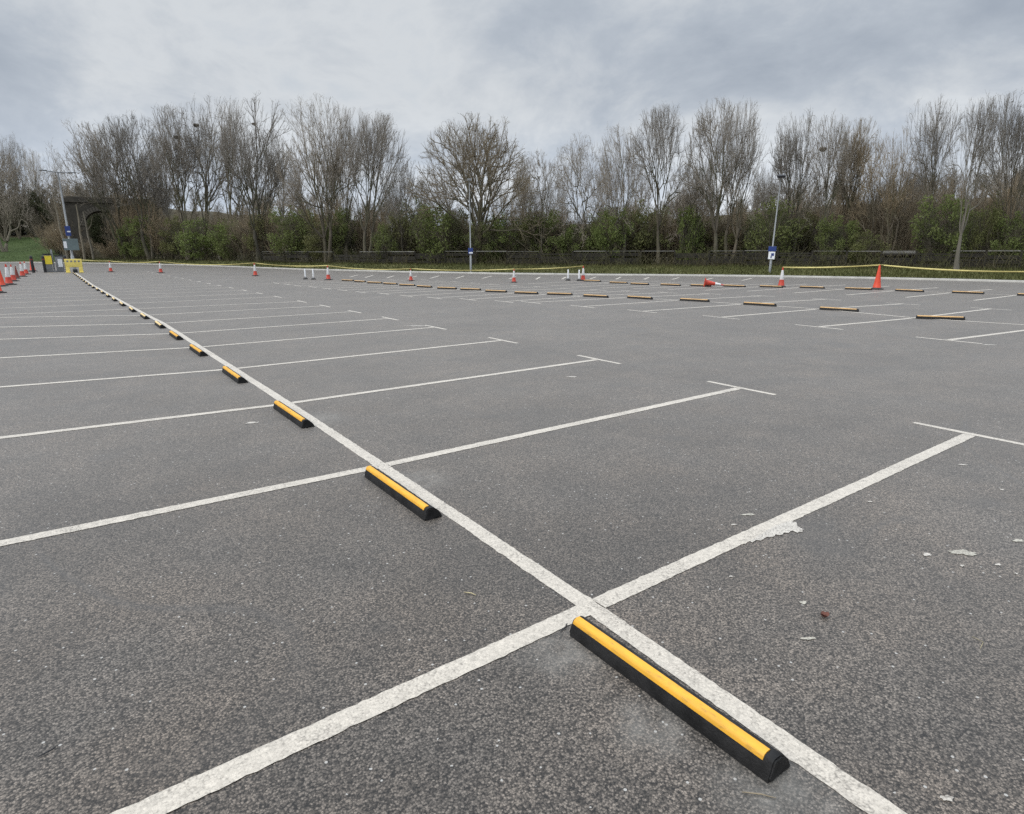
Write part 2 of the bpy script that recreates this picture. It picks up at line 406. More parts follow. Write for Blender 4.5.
# lawn lies on the bank left of the machines
vs, fs = [], []
LP = np.arange(-500, 64, 6); LO = [1.5, 4, 8, 14, 20, 26, 32, 38]
for px in LP:
    for o in LO:
        x, y = at(px, kerb(px)+o); vs.append((x, y, terrain(px, o)+0.05))
for i in range(len(LP)-1):
    for j in range(len(LO)-1): fs.append((i*8+j+1, (i+1)*8+j+1, (i+1)*8+j, i*8+j))
tag(link_mesh('lawn', np_mesh('lawn', np.array(vs), np.array(fs), True), MT['lawn']), kind='structure')
# concrete kerb
vs, fs = [], []
for px in PXS:
    for o, z in ((-0.01, -0.05), (0.0, 0.085), (0.02, 0.10), (0.15, 0.10), (0.16, -0.05)):
        x, y = at(px, kerb(px)+o); vs.append((x, y, z))
for i in range(len(PXS)-1):
    for j in range(4): fs.append((i*5+j+1, (i+1)*5+j+1, (i+1)*5+j, i*5+j))
tag(link_mesh('kerb', np_mesh('kerb', np.array(vs), np.array(fs)), MT['kerb']), kind='structure')

# ------------------------------------------------------------------ painted markings
def marking(name, pts, w, z=0.004, mat=None, jit=0.0035):
    """a painted line along pts with slightly ragged edges"""
    rs = np.random.RandomState(int(abs(pts[0][0]*131+pts[0][1]*977)*10) % 99991)
    P = [np.array(p, float) for p in pts]; L, R = [], []
    for a, b in zip(P, P[1:]):
        ln = np.linalg.norm(b-a); near = min(np.hypot(*(a-CAM[:2])), np.hypot(*(b-CAM[:2])))
        step = 0.03 if near < 6 else 0.12 if near < 14 else 1.0
        k = max(1, int(ln/step)); t = (b-a)/ln; nrm = np.array([-t[1], t[0]])
        for i in range(1 if L else 0, k+1):
            c = a+(b-a)*i/k; wob = 0.0015*math.sin(i*step*1.7+a[0])+0.001*math.sin(i*step*4.1)
            L.append(c+nrm*(w/2+rs.randn()*jit*0.6+wob)); R.append(c-nrm*(w/2+rs.randn()*jit*0.6-wob))
    n = len(L); vs = np.array([(*p, z) for p in L]+[(*p, z) for p in R])
    fs = np.array([(i, n+i, n+i+1, i+1) for i in range(n-1)])
    return tag(link_mesh(name, np_mesh(name, vs, fs), mat or MT['paint']), kind='structure')

YK = [-0.035, 2.47, 5.05, 7.68, 10.28, 12.63, 14.9, 17.3, 19.62, 22.0, 24.4, 26.7, 29.05, 31.4, 33.75, 36.2]
while YK[-1] < 56: YK.append(YK[-1]+2.5)
YK = [-5.0, -2.5]+YK
def xm(y): return float(np.interp(y, [-10, -1.4, 0, 1, 4, 15, 17.4, 22, 29, 36, 58], [-0.35, -0.05, -0.01, 0, 0.03, 0, -0.08, -0.2, -0.34, -0.50, -0.69]))
W = 0.10
marking('centre_line', [(xm(y), y) for y in (-9, -4, -1.4, 0, 2.5, 5, 10, 15, 17.4, 22, 29, 36, 47, 57.5)], W, 0.002)
SL = {0: (-1.95, -0.075), 1: (-2.4, 2.52), 2: (-2.54, 5.28), 3: (-2.69, 8.12), 4: (-2.83, 10.96), 5: (-2.99, 13.75), 6: (-3.12, 16.3), 7: (-3.27, 19.0)}
TY = {0: 0.05, 1: 2.53, 2: 5.1, 3: 7.74, 4: 10.32, 5: 12.63, 6: 14.87, 7: 17.17, 8: 19.29}
for i, y in enumerate(YK):
    k = i-2; x0 = xm(y); rx = 4.80-0.010*max(0, y-8)*1.6
    ty = TY.get(k, y)
    marking('bay_line', [(x0+0.05, y), (rx, ty)], W if k < 2 else 0.095, 0.0035)
    marking('bay_end_bar', [(rx+0.05, ty-0.47), (rx+0.05, ty+0.5)], 0.07, 0.002)
    if k in SL: sx, sy = SL[k]; e = (-4.8, y+(sy-y)*(4.8+x0)/(x0-sx))
    else: e = (-4.8+x0, y+(0.45 if k > 7 else -0.1))
    marking('bay_line', [(x0-0.05, y), e], W if k < 2 else 0.095, 0.0035)

# second double row
R2S = [(916, 318.5, 963.5, 320), (820, 309.5, 860, 312), (744, 304.5, 775.5, 306.5), (680.5, 300.5, 708, 302), (628, 298, 651.5, 299.5), (584, 296.5, 603.5, 297.5),
       (547.5, 294.7, 564, 295.2), (515, 293.5, 529.5, 294), (486, 291.8, 498.7, 292.3), (461, 289.9, 472.3, 290.3), (438, 288.7, 449, 289.1), (417.6, 287.0, 427.8, 287.6),
       (400, 285.6, 409, 286.0), (384, 284.2, 392, 284.6), (368, 283.2, 376, 283.5), (355, 281.9, 361.6, 282.3), (342.5, 280.9, 348.7, 281.2)]
R3S = [(1017, 295.5, 1050, 296.5), (952, 293, 978.5, 294), (895.5, 291, 918.5, 292), (845, 289.3, 866.5, 290), (800, 287.8, 819, 288.5), (760, 287.0, 777.5, 287.7), (724, 286.4, 739, 287),
       (691, 285.9, 705, 286.5), (661, 285.3, 674, 285.8), (631, 284.4, 642.6, 284.9), (610, 283.2, 620.7, 283.6), (584, 281.4, 597, 281.8)]
c2 = [gp(a, b) for a, b, *_ in R2S]; c3 = [gp(a, b) for a, b, *_ in R3S]
c2 = [(c2[0][0]+0.25, c2[0][1]+5.4), (c2[0][0]+0.1, c2[0][1]+2.7)][:0]+c2
near2 = [(15.75, -0.6), (15.6, 2.2)]
marking('centre_line', [(15.9, -6)]+[(x+0.1, y+0.08) for x, y in near2+c2], 0.11, 0.004)
marking('centre_line', [(27.4, -3)]+[(x+0.1, y+0.08) for x, y in c3], 0.11, 0.004)
T2 = [gp(819.7, 326.8), gp(722, 317.2), gp(643.5, 311.2), gp(584, 306.5), gp(532, 302.4)]
for i, (x, y) in enumerate(near2+c2):
    j = i-2
    tl = T2[j] if 0 <= j < 5 else (gp(949, 340) if j == -1 else (x-3.55, y-0.1 if j > 4 else y+0.4))
    if j == -2: tl = (11.6, 0.2)
    tr = gp(990, 309) if j == 0 else gp(902, 304) if j == 1 else (x+3.9, y-0.45)
    marking('bay_line', [(x-0.05, y+0.08), tl], 0.11, 0.0035)
    marking('bay_line', [(x+0.15, y+0.08), tr], 0.11, 0.0035)
    marking('bay_end_bar', [(tl[0]-0.06, tl[1]-0.55), (tl[0]-0.06, tl[1]+0.55)], 0.08, 0.002)
    marking('bay_end_bar', [(tr[0]+0.06, tr[1]-0.5), (tr[0]+0.06, tr[1]+0.5)], 0.08, 0.002)
for i, (x, y) in enumerate([(26.6, 3.5), (27, 1)]+c3):
    marking('bay_line', [(x-0.05, y+0.05), (x-3.75, y+0.05)], 0.11, 0.0035)
    marking('bay_line', [(x+0.15, y+0.05), (x+3.7, y-0.1)], 0.11, 0.0035)
# bays marked square to the far kerb
for a, b in (((387, 278), (394, 275.8)), ((408, 278.3), (417, 276)), ((430, 278.5), (439, 275.9)), ((455.7, 278.5), (464.5, 275.9)), ((482, 278.5), (492, 276)), ((509, 279), (516, 276.6)),
             ((536, 279.5), (540, 277)), ((562, 279.2), (566, 277)), ((590, 279), (596, 277)), ((616, 279.2), (621, 277)), ((644, 279.4), (649, 277.3)), ((672, 279.5), (679, 277.6)), ((705, 280), (713, 278)), ((742, 280.5), (752, 278.3)),
             ((350, 277), (358, 275)), ((365, 277.6), (373, 275.4))):
    marking('bay_line', [gp(*a), gp(*b)], 0.12, 0.004)

# spilt paint patches, irregular outlines
def blob(name, c, rx, ry, rot, seed, mat, z=0.004, n=34, rag=0.35):
    rs = np.random.RandomState(seed); ph = rs.rand(6)*6.28; out = []
    for i in range(n):
        a = 2*math.pi*i/n
        r = 1+rag*(0.5*math.sin(2*a+ph[0])+0.4*math.sin(3*a+ph[1])+0.35*math.sin(5*a+ph[2])+0.25*math.sin(9*a+ph[3]))+rag*0.3*rs.randn()*0.5
        r = max(0.25, r); x, y = rx*r*math.cos(a), ry*r*math.sin(a)
        out.append((c[0]+x*math.cos(rot)-y*math.sin(rot), c[1]+x*math.sin(rot)+y*math.cos(rot)))
    return poly_sheet(name, out, z, mat, kind='structure')
def blobpx(px, py, rx, ry, seed, mat, rot=-0.6, **k): return blob('paint_splash', gp(px, py), rx, ry, rot, seed, mat, **k)
for a in ((963, 553, .072, .030, 3, 'paint_tan'), (927, 555, .024, .017, 4, 'paint_blob'), (947, 799, .017, .012, 5, 'paint_blob'),
          (962, 566, .014, .010, 6, 'paint_blob'), (998, 565, .016, .012, 7, 'paint_blob'), (1016, 574, .010, .008, 8, 'paint_blob'), (731, 577, .010, .008, 9, 'paint_blob'), (803, 603, .020, .012, 10, 'paint_tan'),
          (808, 639, .030, .010, 11, 'paint_tan'), (734, 525, .016, .010, 22, 'paint_blob'), (870, 502, .014, .012, 12, 'paint_blob'), (1002, 490, .014, .012, 13, 'paint_blob'), (963, 465, .03, .015, 14, 'paint_blob'),
          (252, 423, .06, .03, 15, 'paint_blob'), (572, 377, .07, .03, 20, 'paint_blob'),
          (417, 326, .25, .05, 23, 'paint_blob'), (1018, 541, .035, .015, 24, 'paint_tan'), (748, 515, .05, .012, 25, 'paint_tan'), (989, 345, .10, .04, 26, 'paint_blob')):
    blobpx(a[0], a[1], a[2], a[3], a[4], MT[a[5]])

SM = [(764, 533), (776, 526), (788, 522), (796, 522.5), (797, 526), (800.5, 528.6), (803.5, 530), (802, 532.4), (797, 533.4), (793, 531.4), (790, 531.6), (788, 534), (784, 533.2), (782, 535.6), (776, 535.4), (773.5, 537.6), (767, 537.6), (760.6, 541.0), (756, 540.6), (752, 543.4), (750, 541.4)]
_r = np.random.RandomState(8); sm = []
for i in range(len(SM)):
    a, b = np.array(gp(*SM[i])), np.array(gp(*SM[(i+1) % len(SM)])); k = max(2, int(np.linalg.norm(b-a)/0.012))
    for q in range(k): sm.append(tuple(a+(b-a)*q/k+_r.randn(2)*0.0022))
poly_sheet('paint_splash', sm, 0.0048, MT['paint_blob'], kind='structure')

# ------------------------------------------------------------------ wheel stops
def make_stop():
    root = empty('wheel_stop')
    body = [(-.063, 0), (-.061, .018), (-.0475, .066), (-.041, .0755), (-.032, .0795), (-.006, .0795), (.004, .0770), (.018, .0680), (.048, .0360), (.059, .0170), (.064, 0)]
    MB().extrude(body, -0.5, 0.5, 0.006).build('rubber_body', MT['rubber'], root, 40)
    ys = [(-.0522, .0610), (-.0490, .0705), (-.0435, .0790), (-.0325, .0842), (-.0140, .0845), (-.0115, .0822), (-.0120, .0770), (-.018, .0775), (-.031, .0775), (-.0400, .0730), (-.0440, .0680), (-.0472, .0600)]
    MB().extrude(ys, -0.462, 0.488, 0.0).build('yellow_strip', MT['yellow'], root, 35)
    return root
stop0 = make_stop()
STRIP2 = [c for c in stop0.children if c.name.startswith('yellow_strip')][0].data.copy(); STRIP2.name = 'faded_strip'
STRIP1 = STRIP2.copy(); STRIP1.materials.clear(); STRIP1.materials.append(MT['tan_strip'])
STRIP2.materials.clear(); STRIP2.materials.append(MT['orange_strip'])
GN, G2, G3 = 'wheel stops along the near centre line', 'wheel stops along the middle row', 'wheel stops along the far row'
used = False
n = 0
for i, y in enumerate(YK):
    k = i-2
    if k < 0: continue
    n += 1
    o = stop0 if n == 1 else copy_tree(stop0)
    yy = {0: -0.645, 1: 1.82, 2: 4.43, 3: 7.03}.get(k, y-0.62)
    o.location = (xm(yy)+{0: -0.155, 1: -0.142}.get(k, -0.13)-0.001*k, yy, 0.0); o.rotation_euler = (0, 0, random.uniform(-0.006, 0.006))
    if k >= 6:
        for ch in o.children:
            if ch.name.startswith('yellow_strip'): ch.data = STRIP1
    if n == 1: lab = 'nearest wheel stop, long bright yellow strip on black rubber at the front crossing'
    elif n == len(YK)-2: lab = 'farthest tiny yellow wheel stop at the end of the near centre line'
    else: lab = 'yellow and black wheel stop, %s from the camera along the near centre line' % ordinal(n)
    tag(o, lab, 'wheel stop', GN)
def row_stops(rows, group, word):
    root = None
    for i, (a, b, c, d) in enumerate(rows):
        p = np.array(gp(a, b)); q = np.array(gp(c, d)); u = q-p
        ang = math.atan2(u[1], u[0])+math.pi/2
        if abs(np.linalg.norm(u)-1.0) > 0.25: u = u/np.linalg.norm(u)
        m = p+u/np.linalg.norm(u)*0.5
        o = copy_tree(stop0); o.location = (float(m[0]), float(m[1]), 0.0); o.rotation_euler = (0, 0, ang)
        if i: pass
        for ch in o.children:
            if ch.name.startswith('yellow_strip'):
                ch.data = STRIP2
        if i == 0: lab = 'nearest orange topped wheel stop of the %s row, by the right edge' % word
        elif i == len(rows)-1: lab = 'farthest orange topped wheel stop at the left end of the %s row' % word
        else: lab = 'orange topped black wheel stop, %s from the right in the %s row' % (ordinal(i+1), word)
        tag(o, lab, 'wheel stop', group)
row_stops(R2S, G2, 'middle'); row_stops(R3S, G3, 'far')

# ------------------------------------------------------------------ traffic cones
def make_cone(red, sleeve=True, foot=None, name='traffic_cone', lo=0.38):
    root = empty(name)
    b = MB(); b.box((0, 0, 0.022), (0.46, 0.46, 0.044), bev=0.012); b.lathe([(0.19, 0.044), (0.175, 0.075), (0.16, 0.085)], 24)
    b.build('foot', foot or MT['cone_base'], root, 40)
    MB().lathe([(0.158, 0.085), (0.150, 0.10), (0.115, 0.32), (0.052, 0.80), (0.034, 0.97), (0.030, 1.0), (0.018, 1.0)], 28).build('cone_body', red, root, 40)
    if sleeve:
        def rr(z): return float(np.interp(z, [0.10, 0.32, 0.80, 0.97], [0.150, 0.115, 0.052, 0.034]))+0.003
        MB().lathe([(rr(lo)-0.002, lo), (rr(lo+.005), lo+.005), (rr(0.85), 0.85), (rr(0.86)-0.002, 0.86)], 28).build('white_sleeve', MT['cone_white'], root, 40)
    return root
coneA = make_cone(MT['cone_red']); coneB = make_cone(MT['cone_orange'], False); coneC = make_cone(MT['cone_dark'], False); coneD = make_cone(MT['cone_red'], True, MT['cone_red'], lo=0.56)
usedc = set()
CONES = {}
def put_cone(key, proto, pos, s, lab, group, rz=0.0, rot=None, z=0.0):
    o = proto if id(proto) not in usedc else copy_tree(proto); usedc.add(id(proto))
    o.location = (pos[0], pos[1], z); o.scale = (s, s, s); o.rotation_euler = rot or (0, 0, rz)
    tag(o, lab, 'traffic cone', group); CONES[key] = (pos[0], pos[1], z+s*1.0)
GC = 'red and white cones across the car park'; GL = 'cluster of cones at the left edge'
put_cone('a', coneA, gp(111, 272), 0.85, 'small red and white cone right of the yellow barrier', GC, .3)
put_cone('b', coneA, gp(161, 273), 0.85, 'red and white cone under the tape, second right of the yellow barrier', GC, .5)
put_cone('c', coneA, gp(255.5, 276), 0.84, 'red and white cone standing left of the first white post pair', GC, .1)
put_cone('d', coneA, gp(328.5, 280), 0.80, 'red and white cone just right of the left white post pair', GC, .7)
put_cone('e', coneA, gp(411, 281), 0.66, 'small red and white cone left of the middle lamp post', GC, .2)
put_cone('f', coneA, gp(514, 282.5), 0.68, 'red and white cone right of the middle lamp post', GC, .9)
put_cone('g', coneA, gp(583, 280.8), 0.78, 'red and white cone touching the right white post pair', GC, .4)
put_cone('h', coneA, gp(781, 287), 0.86, 'red and white cone holding tape near the right lamp post', GC, .6)
put_cone('i', coneB, gp(876.5, 289.5), 1.0, 'tall plain orange cone without a sleeve on the right', GC, .3)
# knocked over cone: lies on its side
p = gp(704, 287)
cdir = math.atan2(VR0[1], VR0[0])
put_cone('j', coneD, p, 0.84, 'knocked over red and white cone lying on its side', GC, rot=(0, math.radians(98), cdir-0.25), z=0.21)
put_cone('k', coneB, gp(2.5, 286.3), 0.85, 'plain red cone at the left frame edge beside the tall sleeved cone', GL, .3)
put_cone('l', coneA, gp(9.5, 284.8), 1.02, 'tallest red cone with broad white sleeve, foremost of the left cluster', GL, .5)
put_cone('m', coneC, gp(17.5, 278.5), 0.75, 'shaded cone coloured dark maroon in the left cluster', GL, .1)
put_cone('n', coneA, gp(22.8, 276.6), 0.95, 'red and white cone right behind the dark shaded cone', GL, .2)
put_cone('o', coneA, gp(26.5, 274.4), 0.92, 'partly hidden red and white cone beside the first black bollard', GL, .6)
put_cone('p', coneB, gp(33, 271.4), 1.25, 'plain red cone right of the first black bollard', GL, .2)
put_cone('r', coneA, gp(13.8, 281.2), 0.92, 'red and white cone between the tallest cone and the dark shaded cone', GL, .35)
put_cone('q', coneB, gp(-2, 293.0), 1.0, 'plain red cone mostly cut off by the left frame edge', GL, .4)

# ------------------------------------------------------------------ yellow barrier tape from cone top to cone top
def tape(pts, sag, lab, w=0.055):
    vs, fs = [], []; rows = 0
    for (a, b, s) in [(np.array(pts[i]), np.array(pts[i+1]), sag[i]) for i in range(len(pts)-1)]:
        m = 14
        for k in range(m+1):
            t = k/m; p = a+(b-a)*t; p[2] -= s*4*t*(1-t)
            tw = 0.5*math.sin(t*7+a[0]); d = (b-a)[:2]; d = d/np.linalg.norm(d); nn = np.array([-d[1], d[0]])
            up = np.array([nn[0]*math.sin(tw)*w/2, nn[1]*math.sin(tw)*w/2, math.cos(tw)*w/2])
            nv = np.array([nn[0]*0.0012, nn[1]*0.0012, 0])
            vs += [p+up+nv, p-up+nv, p-up-nv, p+up-nv]; rows += 1
    for r in range(rows-1):
        for j in range(4): fs.append((r*4+j, r*4+(j+1) % 4, (r+1)*4+(j+1) % 4, (r+1)*4+j))
    me = np_mesh('barrier_tape', np.array(vs), np.array(fs))
    return tag(link_mesh('barrier_tape', me, MT['tape']), lab, 'barrier tape')
C_ = CONES
leftp = gp(76, 271.5)
tape([(leftp[0], leftp[1], 1.0), C_['a'], C_['b'], C_['c'], C_['d'], C_['e'], C_['f'], C_['g']], [.06, .10, .18, .10, .12, .08, .05], 'long pale yellow tape strung between the cones along the far side', 0.05)
rp = at(1130, 31.0)
tape([C_['h'], C_['i'], (rp[0], rp[1], 0.95)], [0.05, 0.18], 'bright yellow tape strung from the orange cone past the right edge', 0.06)
# the cone the right tape runs on to, just outside the frame
put_cone('z', coneB, rp, 0.98, 'plain orange cone beyond the right edge holding the tape', GC, .2)

# ------------------------------------------------------------------ white posts
def make_post():
    r = empty('white_post')
    MB().lathe([(0.15, 0.0), (0.15, 0.05), (0.07, 0.12), (0.05, 0.13)], 20).build('post_foot', MT['cone_base'], r, 40)
    MB().lathe([(0.045, 0.13), (0.045, 0.60), (0.040, 0.63), (0.02, 0.64)], 16).build('post_shaft', MT['white'], r, 40)
    return r
wp = make_post()
for i, (px, py, lab) in enumerate(((305.5, 279.3, 'left white post with dark foot of the pair beside a cone'), (313.5, 279.6, 'right white post of the pair left of a red cone'),
                                   (568, 280.6, 'left white post of the pair in the middle of the car park'), (579, 281, 'white post touching a red and white cone'))):
    o = wp if i == 0 else copy_tree(wp); x, y = gp(px, py); o.location = (x, y, 0)
    o.scale = (0.9, 0.9, 0.92); tag(o, lab, 'post', 'short white posts standing in pairs')

# ------------------------------------------------------------------ lamp posts
def face(px, dist):                     # rotation that turns a thing's -Y side to the car park side
    x, y = at(px, dist); return math.atan2(CAM[1]-y, CAM[0]-x)+math.pi/2
# left: twin arms, blue sign and notice board
dl = 67.0; x, y = at(71, dl); zt = zat(58, 173, dl)
r = empty('lamp_post', (x, y, 0), face(71, dl)); r.rotation_euler = (0, math.radians(-1.2)*0-0.0, face(71, dl))
tag(r, 'tall pale lamp post with two long level arms, blue sign and notice board', 'lamp post')
MB().tube([(0, 0, 0), (0, 0, 1.2), (0, 0, 1.25), (0, 0, zt)], [0.14, 0.13, 0.09, 0.06], 14).build('pole', MT['galv'], r, 40)
a = MB(); a.tube([(-1.25, 0, zt+0.16), (-0.5, 0, zt+0.10), (0, 0, zt+0.05), (0.5, 0, zt+0.06), (1.15, 0, zt+0.08)], [0.035, 0.04, 0.05, 0.04, 0.035], 8); a.build('arm', MT['grey'], r, 40)
for s in (-1, 1):
    MB().box((s*1.0, 0, zt+0.09+(0.07 if s < 0 else 0)), (0.55, 0.26, 0.07), bev=0.03).build('lantern', MT['grey'], r, 40)
zs = zat(67, 231, dl)
sb = MB().box((0, -0.16, zs), (0.38, 0.05, 0.8), bev=0.008).build('blue_sign', MT['blue'], r)
MB().box((0.05, -0.19, zs-0.05), (0.24, 0.01, 0.10)).build('sign_mark', MT['white'], sb)
zb = zat(69, 244.5, dl)
nb = MB().box((0.05, -0.20, zb), (1.08, 0.06, 0.95), bev=0.01).build('notice_board', MT['board'], r)
MB().box((-0.35, -0.24, zb-0.02), (0.22, 0.012, 0.55)).build('paper', MT['white'], nb)
# middle
dm = 45.6; x, y = at(470.5, dm); zt = zat(469.5, 181, dm)
r = empty('lamp_post', (x, y, 0.12), face(470, dm)); tag(r, 'slim lamp post with small head standing before the round crowned tree', 'lamp post')
MB().tube([(0, 0, 0), (0, 0, 1.1), (0, 0, 1.14), (0, 0, zt-0.12)], [0.075, 0.07, 0.046, 0.034], 14).build('pole', MT['galv'], r, 40)
MB().box((0, -0.10, zt-0.06), (0.28, 0.42, 0.14), bev=0.03).build('lantern', MT['grey'], r, 40)
zs = zat(470, 251, dm)-0.12
sb = MB().box((0, -0.09, zs), (0.34, 0.03, 0.42), bev=0.008).build('blue_sign', MT['blue'], r)
MB().box((0.02, -0.112, zs-0.12), (0.26, 0.008, 0.10)).build('sign_mark', MT['white'], sb)
# right
dr = 43.4; x, y = at(771.8, dr); zt = zat(784.5, 178, dr)
r = empty('lamp_post', (x, y, 0.12), face(772, dr)); r.rotation_euler = (0, 0.022, face(772, dr))
tag(r, 'slim lamp post with black floodlight and blue and white sign on the right', 'lamp post')
MB().tube([(0, 0, 0), (0, 0, 1.1), (0, 0, 1.14), (0, 0, zt-0.12)], [0.078, 0.072, 0.048, 0.036], 14).build('pole', MT['galv'], r, 40)
MB().box((0.02, -0.12, zt-0.02), (0.46, 0.34, 0.15), rot=Matrix.Rotation(math.radians(14), 4, 'X') @ Matrix.Rotation(0.1, 4, 'Z'), bev=0.03).build('floodlight', MT['black'], r, 40)
zs = zat(774, 250, dr)-0.12
MB().box((0, -0.10, zs+0.07), (0.46, 0.03, 0.30), bev=0.008).build('blue_sign', MT['blue'], r)
ws = MB().box((0, -0.10, zs-0.33), (0.38, 0.03, 0.46), bev=0.008).build('white_sign', MT['white'], r)
lb = MB().box((0.05, -0.122, zs-0.27), (0.16, 0.008, 0.16)); lb.box((-0.02, -0.122, zs-0.42), (0.07, 0.008, 0.12)); lb.build('sign_mark', MT['blue'], ws)

# ------------------------------------------------------------------ ticket machines and bollards by the left end
def facing(px, d): return face(px, d)
dmach = 63.0
x, y = at(45.5, dmach); r = empty('ticket_machine', (x, y, 0), face(45, dmach)); H = zat(46, 254.5, dmach)
tag(r, 'grey ticket machine with a big yellow panel', 'ticket machine')
m = MB(); m.box((0, 0, H*0.5), (0.50, 0.36, H), bev=0.03); m.build('cabinet', MT['grey'], r, 40)
m = MB(); m.extrude([(-0.29, H+0.003), (-0.29, H+0.06), (0.29, H+0.06), (0.29, H+0.003)], -0.26, 0.22); m.build('hood', MT['black'], r)
m = MB(); m.box((0.04, -0.20, H-0.42), (0.48, 0.03, 0.66), bev=0.008); m.build('yellow_panel', MT['signyellow'], r)
x, y = at(50.8, dmach); r = empty('slim_post', (x, y, 0), face(50, dmach)); H = zat(50, 249.5, dmach)
tag(r, 'thin pale grey post standing between the two ticket machines', 'post')
MB().tube([(0, 0, 0), (0, 0, H)], 0.06, 12).build('post_shaft', MT['galv'], r, 40); MB().box((0, 0, 0.05), (0.3, 0.3, 0.1), bev=0.01).build('post_foot', MT['grey'], r)
x, y = at(57, dmach); r = empty('ticket_machine', (x, y, 0), face(57, dmach)); H = zat(57, 256, dmach)
tag(r, 'grey ticket machine with a white rounded panel', 'ticket machine')
m = MB(); m.box((0, 0, H*0.5), (0.52, 0.36, H), bev=0.04); m.build('cabinet', MT['grey'], r, 40)
m = MB(); m.box((0, 0, H+0.035), (0.58, 0.46, 0.06), bev=0.01); m.build('hood', MT['black'], r)
m = MB(); m.box((0.05, -0.20, H-0.55), (0.30, 0.03, 0.62), bev=0.012); m.build('white_panel', MT['white'], r)
def make_bollard():
    r = empty('bollard')
    MB().lathe([(0.10, 0), (0.10, 1.06), (0.085, 1.13), (0.04, 1.16)], 18).build('bollard_shaft', MT['black'], r, 40)
    MB().lathe([(0.1035, 0.86), (0.1035, 0.95), (0.10, 0.952)], 18).build('reflective_band', MT['cone_dark'], r, 40)
    return r
bl = make_bollard()
for i, (px, lab) in enumerate(((29.3, 'black bollard standing among the left cluster of cones'), (41.3, 'black bollard just left of the yellow panelled machine'), (63.3, 'black bollard left of the yellow barrier'))):
    o = bl if i == 0 else copy_tree(bl); x, y = at(px, dmach-1.0); o.location = (x, y, 0); o.scale = (1, 1, 1.1); tag(o, lab, 'bollard', 'black bollards by the machines')
x, y = at(71.0, 60.0); r = empty('yellow_barrier', (x, y, 0), face(71, 60)); tag(r, 'pale yellow plastic barrier with dark marks at the end of the line', 'barrier')
m = MB(); m.box((0, 0, 0.72), (1.12, 0.10, 0.62), bev=0.03); m.build('barrier_panel', MT['baryellow'], r, 40)
for s in (-1, 1):
    m = MB(); m.box((s*0.42, 0, 0.21), (0.26, 0.12, 0.40), bev=0.02); m.box((s*0.42, 0, 0.03), (0.30, 0.5, 0.06), bev=0.02); m.build('leg', MT['baryellow'], r, 40)
m = MB()
for k in range(4): m.box((-0.36+0.24*k, -0.053, 0.86), (0.13, 0.012, 0.12))
m.build('dark_marks', MT['grey'], r)
MB().box((0.04, -0.02, 0.13), (0.30, 0.26, 0.26), bev=0.03).build('weight_block', MT['black'], r, 40)

# ------------------------------------------------------------------ plant generator (vectorised)
def frames(T):
    ref = np.where(np.abs(T[..., 2:3]) < 0.9, np.array([0, 0, 1.0]), np.array([1.0, 0, 0]))
    U = np.cross(T, ref); U /= np.linalg.norm(U, axis=-1, keepdims=True)+1e-9
    return U, np.cross(T, U)

def tubes(P, R, k):
    """P (B,n,3) paths, R (B,n) radii -> verts, quad faces"""
    B, n, _ = P.shape
    T = np.gradient(P, axis=1); T /= np.linalg.norm(T, axis=-1, keepdims=True)+1e-9
    U, V = frames(T)
    a = np.arange(k)*2*math.pi/k
    ring = P[:, :, None, :]+(U[:, :, None, :]*np.cos(a)[None, None, :, None]+V[:, :, None, :]*np.sin(a)[None, None, :, None])*R[:, :, None, None]
    verts = ring.reshape(-1, 3)
    b = np.arange(B)[:, None, None]*n*k; i = np.arange(n-1)[None, :, None]*k; j = np.arange(k)[None, None, :]; j2 = (j+1) % k
    f = np.stack([b+i+j, b+i+j2, b+i+k+j2, b+i+k+j], -1).reshape(-1, 4)
    return verts, f

def joinvf(parts):
    vs, fs, o = [], [], 0
    for v, f in parts: vs.append(v); fs.append(f+o); o += len(v)
    return np.concatenate(vs), np.concatenate(fs)

def grow(rs, base, d0, L, n, wob, up):
    """curved paths: base (B,3), start direction d0, length L (B,), n points"""
    B = len(base); P = np.zeros((B, n, 3)); P[:, 0] = base; d = d0/np.linalg.norm(d0, axis=1, keepdims=True)
    st = (L/(n-1))[:, None]
    for i in range(1, n):
        d = d+rs.randn(B, 3)*wob+np.array([0, 0, up])
        d /= np.linalg.norm(d, axis=1, keepdims=True); P[:, i] = P[:, i-1]+d*st
    return P

